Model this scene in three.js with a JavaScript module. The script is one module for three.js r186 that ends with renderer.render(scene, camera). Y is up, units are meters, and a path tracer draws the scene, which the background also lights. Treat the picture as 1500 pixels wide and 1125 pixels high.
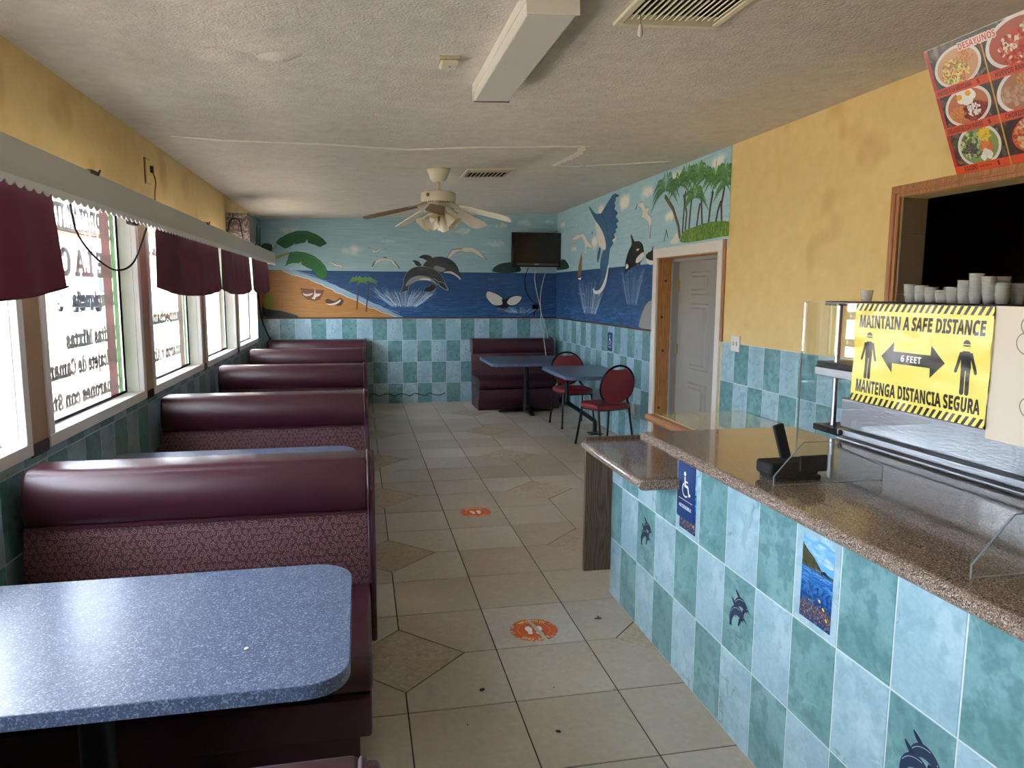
import * as THREE from 'three';
import { RoundedBoxGeometry } from 'three/addons/geometries/RoundedBoxGeometry.js';
import { mergeGeometries, toCreasedNormals } from 'three/addons/utils/BufferGeometryUtils.js';

// ---------- camera, sky, sun, exposure ----------
const scene = new THREE.Scene();
const camera = new THREE.PerspectiveCamera(56.03, 1500 / 1125, 0.05, 400);
camera.position.set(0, 1.55, 0);
camera.rotation.order = 'YXZ';
camera.rotation.set(-0.127033, -0.2076846, 0.0061209);
const renderer = new THREE.WebGLRenderer({ antialias: true });
renderer.toneMapping = THREE.LinearToneMapping;
renderer.toneMappingExposure = 3.05;
renderer.shadowMap.enabled = true;
scene.background = new THREE.Color().setRGB(4.4, 4.9, 5.7);   // bright hazy sky
const sun = new THREE.DirectionalLight(new THREE.Color().setRGB(1, 0.95, 0.86), 26);
sun.name = 'sun';
sun.position.set(8, 24, -26); sun.target.position.set(-4, 0, -5);
sun.castShadow = true;
Object.assign(sun.shadow.camera, { left: -40, right: 40, top: 40, bottom: -40, near: 1, far: 120 });
scene.add(sun, sun.target);

// ---------- measures ----------
const XL = -1.25, XR = 2.76, ZB = -10.05, ZF = 1.6;
const SLOPE = (2.65 - 2.46) / (XR - XL), ceilY = (x) => 2.46 + SLOPE * (x - XL);
const TILE_TOP = 1.175, PI = Math.PI;

// ---------- helpers ----------
let seed = 7;
function rnd() { seed = (seed + 0x6d2b79f5) | 0; let t = Math.imul(seed ^ (seed >>> 15), 1 | seed); t = (t + Math.imul(t ^ (t >>> 7), 61 | t)) ^ t; return ((t ^ (t >>> 14)) >>> 0) / 4294967296; }
const rr = (a, b) => a + (b - a) * rnd();
function V(x, y, z) { return new THREE.Vector3(x, y, z); }
const taken = {};
function numbered(n) { const k = taken[n] = (taken[n] ?? -1) + 1; return k ? n + '_' + String(k).padStart(3, '0') : n; }
function boxUV(g) {
  const p = g.attributes.position, n = g.attributes.normal, uv = new Float32Array(p.count * 2);
  for (let i = 0; i < p.count; i++) {
    const ax = Math.abs(n.getX(i)), ay = Math.abs(n.getY(i)), az = Math.abs(n.getZ(i));
    let u, v;
    if (ay >= ax && ay >= az) { u = p.getX(i); v = -p.getZ(i); } else if (ax >= az) { u = p.getZ(i); v = p.getY(i); } else { u = p.getX(i); v = p.getY(i); }
    uv[i * 2] = u; uv[i * 2 + 1] = v;
  }
  g.setAttribute('uv', new THREE.BufferAttribute(uv, 2));
  return g;
}
function clean(g) {
  if (g.index) g = g.toNonIndexed();
  for (const k of Object.keys(g.attributes)) if (!['position', 'normal', 'uv'].includes(k)) g.deleteAttribute(k);
  if (!g.attributes.normal) g.computeVertexNormals();
  return g;
}
function mesh(name, geos, m, parent, keepUV) {
  geos = [].concat(geos).map(clean);
  if (!keepUV) geos.forEach(boxUV);
  else geos.forEach((g) => g.attributes.uv || boxUV(g));
  const g = geos.length > 1 ? mergeGeometries(geos) : geos[0];
  const o = new THREE.Mesh(g, m);
  o.castShadow = o.receiveShadow = true;
  o.name = parent ? name : numbered(name);
  (parent ?? scene).add(o);
  return o;
}
function tag(o, label, category, group) { o.userData.label = label; if (category) o.userData.category = category; if (group) o.userData.group = group; return o; }
function thing(name, label, category, pos = [0, 0, 0], turn = 0, group) {
  const o = new THREE.Group(); o.name = numbered(name); o.position.set(...pos); o.rotation.y = turn;
  scene.add(o); return tag(o, label, category, group);
}
function structure(name, label) { const o = new THREE.Group(); o.name = name; o.userData.kind = 'structure'; if (label) o.userData.label = label; scene.add(o); return o; }
function subgroup(name, parent) { const o = new THREE.Group(); o.name = name; parent.add(o); return o; }
function copyOf(o, label, group) { const c = o.clone(); c.name = numbered(o.name.replace(/_\d{3}$/, '')); c.userData = { ...o.userData }; if (label) c.userData.label = label; if (group) c.userData.group = group; scene.add(c); return c; }
const box = (w, h, d, x = 0, y = 0, z = 0) => new THREE.BoxGeometry(w, h, d).translate(x, y, z);
const bb = (x0, x1, y0, y1, z0, z1) => box(x1 - x0, y1 - y0, z1 - z0, (x0 + x1) / 2, (y0 + y1) / 2, (z0 + z1) / 2);   // by bounds
function rbb(x0, x1, y0, y1, z0, z1, r = 0.005, s = 2) { return new RoundedBoxGeometry(x1 - x0, y1 - y0, z1 - z0, s, r).translate((x0 + x1) / 2, (y0 + y1) / 2, (z0 + z1) / 2); }
const cyl = (r0, r1, h, x, y, z, n = 20) => new THREE.CylinderGeometry(r0, r1, h, n).translate(x, y, z);   // r0 top
const lathe = (pts, n = 32) => new THREE.LatheGeometry(pts.map(([r, y]) => new THREE.Vector2(r, y)), n);
const tube = (pts, r, n = 40, k = 8) => new THREE.TubeGeometry(new THREE.CatmullRomCurve3(pts.map((p) => V(...p))), n, r, k);
function bar(a, b, r, n = 10) {
  const A = V(...a), B = V(...b), L = A.distanceTo(B), g = new THREE.CylinderGeometry(r, r, L, n);
  g.applyQuaternion(new THREE.Quaternion().setFromUnitVectors(V(0, 1, 0), B.clone().sub(A).normalize()));
  return g.translate((A.x + B.x) / 2, (A.y + B.y) / 2, (A.z + B.z) / 2);
}
// profile [(z, y)...] drawn in the z-y plane and extruded along x from x0 to x1
function prismX(pts, x0, x1, bevel = 0, seg = 3) {
  const s = new THREE.Shape(pts.map(([z, y]) => new THREE.Vector2(-z, y)));
  const g = new THREE.ExtrudeGeometry(s, { depth: x1 - x0 - 2 * bevel, bevelEnabled: bevel > 0, bevelThickness: bevel, bevelSize: bevel, bevelOffset: -bevel, bevelSegments: seg, curveSegments: 12 });
  return toCreasedNormals(g.rotateY(PI / 2).translate(x0 + bevel, 0, 0), 0.42);
}
function roundRect(w, h, r, n = 8) {   // outline centred on 0,0; r one number or four (from +x+y counter-clockwise)
  const R = Array.isArray(r) ? r : [r, r, r, r], out = [];
  [[1, 1, 0], [-1, 1, PI / 2], [-1, -1, PI], [1, -1, 1.5 * PI]].forEach(([sx, sy, a0], k) => {
    const q = R[k], cx = sx * (w / 2 - q), cy = sy * (h / 2 - q);
    if (q < 1e-5) out.push([cx, cy]);
    else for (let i = 0; i <= n; i++) { const a = a0 + (i / n) * PI / 2; out.push([cx + q * Math.cos(a), cy + q * Math.sin(a)]); }
  });
  return out;
}
// flat slab: outline in x-z, thickness up y from y0 to y1
function slab(outline, y0, y1, bevel = 0.003, seg = 2) {
  const s = new THREE.Shape(outline.map(([x, z]) => new THREE.Vector2(x, -z)));
  const g = new THREE.ExtrudeGeometry(s, { depth: y1 - y0 - 2 * bevel, bevelEnabled: bevel > 0, bevelThickness: bevel, bevelSize: bevel, bevelOffset: -bevel, bevelSegments: seg, curveSegments: 8 });
  return toCreasedNormals(g.rotateX(-PI / 2).translate(0, y0 + bevel, 0), 0.35);
}
// a bevelled tile: outline in its own u-v plane, thickness t along n, uv in metres with an offset
function tileGeo(poly, t, bev, du = 0, dv = 0) {
  const n = poly.length; let cx = 0, cy = 0, area = 0;
  for (const [x, y] of poly) { cx += x / n; cy += y / n; }
  for (let i = 0; i < n; i++) { const [a, b] = poly[i], [c, d] = poly[(i + 1) % n]; area += a * d - b * c; }
  if (area < 0) poly = poly.slice().reverse();
  const inn = poly.map(([x, y], i) => {   // inset by bev
    const p = poly[(i + n - 1) % n], q = poly[(i + 1) % n];
    const d1 = [x - p[0], y - p[1]], d2 = [q[0] - x, q[1] - y], l1 = Math.hypot(...d1), l2 = Math.hypot(...d2);
    const n1 = [-d1[1] / l1, d1[0] / l1], n2 = [-d2[1] / l2, d2[0] / l2], k = 1 + n1[0] * n2[0] + n1[1] * n2[1];
    return [x + bev * (n1[0] + n2[0]) / k, y + bev * (n1[1] + n2[1]) / k];
  });
  const pos = [], uv = [], put = (a, z) => { pos.push(a[0], a[1], z); uv.push(a[0] + du, a[1] + dv); };
  for (let i = 1; i < n - 1; i++) { put(inn[0], t); put(inn[i], t); put(inn[i + 1], t); }
  for (let i = 0; i < n; i++) {
    const j = (i + 1) % n, z1 = t - bev;
    put(poly[i], z1); put(poly[j], z1); put(inn[j], t); put(poly[i], z1); put(inn[j], t); put(inn[i], t);
    put(poly[i], 0); put(poly[j], 0); put(poly[j], z1); put(poly[i], 0); put(poly[j], z1); put(poly[i], z1);
  }
  const g = new THREE.BufferGeometry();
  g.setAttribute('position', new THREE.Float32BufferAttribute(pos, 3));
  g.setAttribute('uv', new THREE.Float32BufferAttribute(uv, 2));
  g.computeVertexNormals();
  return g;
}
const BASIS = { back: [V(1, 0, 0), V(0, 1, 0), V(0, 0, 1)], right: [V(0, 0, 1), V(0, 1, 0), V(-1, 0, 0)], left: [V(0, 0, -1), V(0, 1, 0), V(1, 0, 0)], floor: [V(1, 0, 0), V(0, 0, -1), V(0, 1, 0)], front: [V(-1, 0, 0), V(0, 1, 0), V(0, 0, -1)] };
function face(o, side, x, y, z) { o.quaternion.setFromRotationMatrix(new THREE.Matrix4().makeBasis(...BASIS[side])); o.position.set(x, y, z); return o; }
const tileCache = new Map();
function placeTile(name, w, h, t, side, x, y, z, m, parent, bev = 0.0015) {   // x,y,z: centre on the wall face
  const k = [w.toFixed(3), h.toFixed(3), t, Math.floor(rnd() * 5)].join();
  if (!tileCache.has(k)) { tileCache.set(k, tileGeo([[-w / 2, -h / 2], [w / 2, -h / 2], [w / 2, h / 2], [-w / 2, h / 2]], t, bev, rr(0, 3), rr(0, 3))); }
  const o = new THREE.Mesh(tileCache.get(k), m); o.name = name; o.castShadow = o.receiveShadow = true; parent.add(o);
  return face(o, side, x, y, z);
}
function decal(name, w, h, side, x, y, z, m, parent) {   // a printed sheet with its own small thickness
  const g = new THREE.PlaneGeometry(w, h), o = new THREE.Mesh(g, m); o.name = name; o.castShadow = o.receiveShadow = true; parent.add(o); return face(o, side, x, y, z);
}

// ---------- textures ----------
function canvasTex(w, h, draw, opts = {}) {
  const c = document.createElement('canvas'); c.width = w; c.height = h;
  draw(c.getContext('2d'), w, h);
  const t = new THREE.CanvasTexture(c); t.wrapS = t.wrapT = THREE.RepeatWrapping; t.magFilter = THREE.LinearFilter;
  if (!opts.data) t.colorSpace = THREE.SRGBColorSpace;
  if (opts.size) t.repeat.set(1 / opts.size[0], 1 / opts.size[1]);
  return t;
}
function hash(i, j, s) { let h = Math.imul(i, 374761393) + Math.imul(j, 668265263) + Math.imul(s, 974711); h = Math.imul(h ^ (h >>> 13), 1274126177); return ((h ^ (h >>> 16)) >>> 0) / 4294967296; }
function vnoise(x, y, per, s) {   // value noise, periodic
  const i = Math.floor(x), j = Math.floor(y), f = x - i, g = y - j, a = f * f * (3 - 2 * f), b = g * g * (3 - 2 * g), m = (k) => ((k % per) + per) % per;
  const h = (p, q) => hash(m(p), m(q), s);
  return (h(i, j) * (1 - a) + h(i + 1, j) * a) * (1 - b) + (h(i, j + 1) * (1 - a) + h(i + 1, j + 1) * a) * b;
}
function fbm(u, v, per, oct, s) { let r = 0, a = 0.5, t = 0; for (let o = 0; o < oct; o++, per *= 2, a *= 0.5) { r += a * vnoise(u * per, v * per, per, s + o); t += a; } return r / t; }
function pixelTex(n, fn, opts = {}) {   // fn(u, v) -> [r, g, b] 0..255
  const nh = opts.nh ?? n, d = new Uint8Array(n * nh * 4);
  for (let y = 0; y < nh; y++) for (let x = 0; x < n; x++) { const c = fn(x / n, y / nh), o = (y * n + x) * 4; d[o] = c[0]; d[o + 1] = c[1]; d[o + 2] = c[2]; d[o + 3] = 255; }
  const t = new THREE.DataTexture(d, n, nh); t.wrapS = t.wrapT = THREE.RepeatWrapping; t.magFilter = THREE.LinearFilter; t.minFilter = THREE.LinearFilter;
  if (!opts.data) t.colorSpace = THREE.SRGBColorSpace;
  if (opts.size) t.repeat.set(1 / opts.size[0], 1 / opts.size[1]);
  t.needsUpdate = true; return t;
}
const clamp255 = (x) => Math.max(0, Math.min(255, x));
const mixc = (a, b, t) => a.map((x, i) => clamp255(x + (b[i] - x) * t));
const gray = (v) => [clamp255(v), clamp255(v), clamp255(v)];
const std = (o) => new THREE.MeshStandardMaterial(o), phys = (o) => new THREE.MeshPhysicalMaterial(o);

// marbled wall tile: mottled clouds with thin dark and pale veins
function marble(base, light, dark, s) {
  return pixelTex(768, (u, v) => {
    const w = fbm(u, v, 6, 4, s), q = fbm(u, v, 26, 4, s + 9), f = fbm(u, v, 110, 2, s + 20);
    let c = mixc(base, light, Math.max(0, Math.min(1, (w - 0.42) * 4.2)) * 0.75);
    c = mixc(c, dark, Math.max(0, Math.min(1, (q - 0.48) * 5)) * 0.6);
    const wx = u + 0.05 * fbm(u, v, 10, 3, s + 30), wy = v + 0.05 * fbm(u, v, 10, 3, s + 31);
    const br = fbm(u, v, 12, 2, s + 60), br2 = fbm(u, v, 12, 2, s + 61);   // veins come and go
    const vein = Math.abs(fbm(wx, wy, 3, 6, s + 40) - 0.5), vein2 = Math.abs(fbm(wx, wy, 4, 6, s + 50) - 0.5);
    if (vein < 0.008 && br > 0.48) c = mixc(c, dark.map((k) => k * 0.66), Math.min(1, (br - 0.48) * 9) * 0.5 * (1 - vein / 0.008));
    if (vein2 < 0.012 && br2 > 0.45) c = mixc(c, light.map((k) => k * 1.14), Math.min(1, (br2 - 0.45) * 9) * 0.45 * (1 - vein2 / 0.012));
    return c.map((k) => clamp255(k + (f - 0.5) * 16));
  }, { size: [0.9, 0.9] });
}
const T = {};
T.tileLight = marble([154, 189, 200], [176, 206, 214], [136, 174, 186], 3);
T.tileDark = marble([106, 152, 154], [132, 177, 179], [82, 128, 130], 77);
T.floor = pixelTex(512, (u, v) => { const a = fbm(u, v, 5, 4, 11), b = fbm(u, v, 60, 3, 15); return mixc([190, 178, 162], [202, 192, 178], a).map((k) => clamp255(k + (b - 0.5) * 18)); }, { size: [1.1, 1.1] });
T.inset = pixelTex(512, (u, v) => { const a = fbm(u, v, 14, 4, 21), b = fbm(u, v, 70, 3, 25); return mixc([170, 154, 130], [192, 178, 154], a * 1.1).map((k) => clamp255(k + (b - 0.5) * 40)); }, { size: [0.8, 0.8] });
T.laminate = pixelTex(1024, (u, v) => {
  const a = fbm(u, v, 150, 2, 31), b = fbm(u, v, 170, 2, 35), c = fbm(u, v, 30, 3, 39);
  let col = mixc([66, 81, 106], [90, 105, 130], c);
  if (a > 0.56) col = mixc(col, [152, 170, 192], Math.min(1, (a - 0.56) * 5) * 0.8);
  if (b > 0.6) col = mixc(col, [48, 62, 92], Math.min(1, (b - 0.6) * 5) * 0.8);
  return col;
}, { size: [0.5, 0.5] });
T.granite = pixelTex(1024, (u, v) => {
  const a = fbm(u, v, 130, 2, 41), b = fbm(u, v, 150, 2, 45), c = fbm(u, v, 16, 3, 49), d = fbm(u, v, 190, 1, 51);
  let col = mixc([124, 106, 92], [146, 128, 114], c);
  if (a > 0.55) col = mixc(col, [202, 189, 178], Math.min(1, (a - 0.55) * 5));
  if (b > 0.57) col = mixc(col, [66, 52, 46], Math.min(1, (b - 0.57) * 6));
  if (d > 0.86) col = mixc(col, [214, 204, 194], 0.7);
  return col;
}, { size: [0.33, 0.33] });
T.plasterBump = pixelTex(768, (u, v) => { const a = fbm(u, v, 150, 2, 61), b = fbm(u, v, 256, 2, 64); return gray(255 * Math.min(1, Math.max(0, a * 0.9 + b * 0.4 - 0.25))); }, { data: true, size: [1.2, 1.2] });
T.wallBump = pixelTex(512, (u, v) => gray(255 * (0.6 * fbm(u, v, 50, 3, 71) + 0.4 * fbm(u, v, 8, 3, 74))), { data: true, size: [1.0, 1.0] });
T.wallPaint = pixelTex(512, (u, v) => { const a = fbm(u, v, 4, 5, 81), b = fbm(u, v, 40, 3, 86), p = fbm(u, v, 7, 3, 88); let c = mixc([224, 194, 126], [233, 206, 144], a); if (p > 0.66) c = mixc(c, [188, 152, 86], (p - 0.66) * 3); return c.map((k) => clamp255(k + (b - 0.5) * 10)); }, { size: [2.3, 2.3] });
T.ceiling = pixelTex(512, (u, v) => { const a = fbm(u, v, 3, 4, 91), b = fbm(u, v, 60, 3, 95), st = fbm(u * 0.5, v, 24, 3, 99); return mixc([210, 202, 187], [226, 219, 205], a).map((k) => clamp255(k + (b - 0.5) * 20 + (st - 0.5) * 12)); }, { size: [2.6, 2.6] });
T.vinylBump = pixelTex(256, (u, v) => gray(255 * fbm(u, v, 60, 3, 101)), { data: true, size: [0.12, 0.12] });
function wood(a, b, dark, s, knots = 0) {
  return pixelTex(384, (u, v) => {
    let w = u; const kn = knots ? fbm(u, v, 3, 2, s + 7) : 0;
    const ring = Math.abs(((w * 26 + 3.2 * fbm(u, v * 0.25, 6, 3, s) * 2 + kn * knots) % 1 + 1) % 1 - 0.5) * 2, f = fbm(u * 4, v * 0.3, 40, 3, s + 4);
    return mixc(mixc(a, b, ring), dark, f > 0.55 ? (f - 0.55) * 2.4 : 0);
  }, { size: [0.5, 1.0] });
}
T.pine = wood([176, 122, 66], [196, 144, 86], [136, 84, 40], 111, 2);
T.oak = wood([164, 108, 66], [186, 130, 84], [120, 72, 40], 121);
T.weathered = wood([86, 72, 60], [126, 108, 92], [52, 42, 36], 131, 3);
T.steelBump = pixelTex(256, (u, v) => gray(255 * fbm(u * 0.15, v, 128, 2, 141)), { data: true, size: [0.4, 0.4] });
T.concrete = pixelTex(512, (u, v) => { const a = fbm(u, v, 4, 5, 151); return gray(150 + 40 * a); }, { size: [6, 6] });
T.swirl = canvasTex(768, 768, (c, w) => {
  c.fillStyle = '#37191f'; c.fillRect(0, 0, w, w);
  c.strokeStyle = '#80585e'; c.lineCap = 'round';
  const n = 14, st = w / n;
  for (let i = 0; i < n; i++) for (let j = 0; j < n; j++) {
    const x0 = (i + 0.5 + (j % 2) * 0.5) * st + rr(-7, 7), y0 = (j + 0.5) * st + rr(-7, 7), a0 = rr(0, 6.28), dir = rnd() < 0.5 ? 1 : -1, R = rr(17, 24);
    for (const ox of [0, -w]) for (const oy of [0, -w, w]) {
      c.lineWidth = 4.6; c.beginPath();
      for (let k = 0; k <= 34; k++) { const t = k / 34, a = a0 + dir * t * 9.2, r = 3 + R * t; const px = x0 + ox + r * Math.cos(a), py = y0 + oy + r * Math.sin(a); k ? c.lineTo(px, py) : c.moveTo(px, py); }
      c.stroke(); c.lineWidth = 5; c.beginPath();
      c.arc(x0 + ox + st * 0.52, y0 + oy + st * 0.4, 7, a0, a0 + 4); c.stroke();
    }
  }
}, { size: [0.33, 0.33] });

// ---------- materials ----------
const M = {
  tileLight: phys({ map: T.tileLight, roughness: 0.28, clearcoat: 0.25, clearcoatRoughness: 0.12 }),
  tileDark: phys({ map: T.tileDark, roughness: 0.28, clearcoat: 0.25, clearcoatRoughness: 0.12 }),
  grout: std({ color: 0xcfdadb, roughness: 0.9 }),
  floorGrout: std({ color: 0x453a30, roughness: 0.95 }),
  floorTile: [0xffffff, 0xf6f2ea, 0xefe9de].map((c) => phys({ map: T.floor, color: c, roughness: 0.34 })),
  insetTile: std({ map: T.inset, roughness: 0.6 }),
  yellow: std({ map: T.wallPaint, bumpMap: T.wallBump, bumpScale: 0.002, roughness: 0.75 }),
  ceiling: std({ map: T.ceiling, bumpMap: T.plasterBump, bumpScale: 0.0028, roughness: 0.9 }),
  patch: std({ color: 0xfaf4e2, roughness: 0.9, bumpMap: T.plasterBump, bumpScale: 0.003 }),
  vinyl: phys({ color: 0x3e1b27, roughness: 0.33, bumpMap: T.vinylBump, bumpScale: 0.0003, clearcoat: 0.2, clearcoatRoughness: 0.25 }),
  swirl: std({ map: T.swirl, roughness: 0.7 }),
  laminate: phys({ map: T.laminate, roughness: 0.3, clearcoat: 0.15, clearcoatRoughness: 0.2 }),
  granite: phys({ map: T.granite, roughness: 0.12, clearcoat: 0.6, clearcoatRoughness: 0.05 }),
  graniteCut: std({ map: T.granite, roughness: 0.8 }),
  white: std({ color: 0xeeedea, roughness: 0.5 }),
  whiteGloss: std({ color: 0xeae6da, roughness: 0.25 }),
  cream: std({ color: 0xe6ddc0, roughness: 0.35 }),
  creamDirty: std({ color: 0xcfc5a4, roughness: 0.5 }),
  blade: std({ color: 0xf0ead4, roughness: 0.4 }),
  bladeWood: std({ color: 0x8a7758, roughness: 0.55 }),
  opal: phys({ color: 0xf2ead2, roughness: 0.35, transmission: 0.25, thickness: 0 }),
  valance: std({ color: 0xd6d3c6, roughness: 0.55, bumpMap: T.wallBump, bumpScale: 0.0006 }),
  curtain: phys({ color: 0x4c1826, roughness: 0.95, transmission: 0.06, thickness: 0, side: THREE.DoubleSide, sheen: 0.3, sheenColor: new THREE.Color(0x8a3040), sheenRoughness: 0.6 }),
  post: std({ color: 0xb79a78, roughness: 0.6 }),
  block: std({ color: 0x4b3a3c, roughness: 0.6 }),
  black: std({ color: 0x080808, roughness: 0.7 }),
  blackMetal: std({ color: 0x14161a, roughness: 0.38, metalness: 0.3 }),
  rubber: std({ color: 0x101010, roughness: 0.8 }),
  red: phys({ color: 0x7c1624, roughness: 0.35, clearcoat: 0.15, clearcoatRoughness: 0.3 }),
  pine: std({ map: T.pine, roughness: 0.6 }),
  oak: std({ map: T.oak, roughness: 0.4 }),
  weathered: std({ map: T.weathered, color: 0xe6dacb, roughness: 0.75, bumpMap: T.weathered, bumpScale: 0.002 }),
  brownTrim: std({ color: 0x5b4238, roughness: 0.6 }),
  doorGray: std({ color: 0x96938a, roughness: 0.5 }),
  casing: std({ color: 0xdedad0, roughness: 0.55 }),
  steel: phys({ color: 0xb8babd, metalness: 1, roughness: 0.3, bumpMap: T.steelBump, bumpScale: 0.0004 }),
  steelDark: std({ color: 0x9a9c9f, metalness: 1, roughness: 0.4 }),
  brass: std({ color: 0x9b8a5a, metalness: 0.9, roughness: 0.4 }),
  glass: phys({ color: 0xffffff, roughness: 0, transmission: 1, thickness: 0, ior: 1.5 }),
  acrylic: phys({ color: 0xfafcfc, roughness: 0, transmission: 1, thickness: 0, ior: 1.49 }),
  acrylicEdge: phys({ color: 0xc8d0d2, roughness: 0.3, transmission: 0.8, thickness: 0 }),
  cup: phys({ color: 0xf4f4f0, roughness: 0.2, transmission: 0.7, thickness: 0 }),
  kitchen: std({ color: 0x7d786f, roughness: 0.9 }),
  jambTile: std({ color: 0x8c7a60, roughness: 0.5 }),
  concrete: std({ map: T.concrete, color: 0xfff0de, roughness: 0.95 }),
  screen: phys({ color: 0x050506, roughness: 0.12 }),
  switchPlate: std({ color: 0xe4e2da, roughness: 0.4 }),
};
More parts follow.
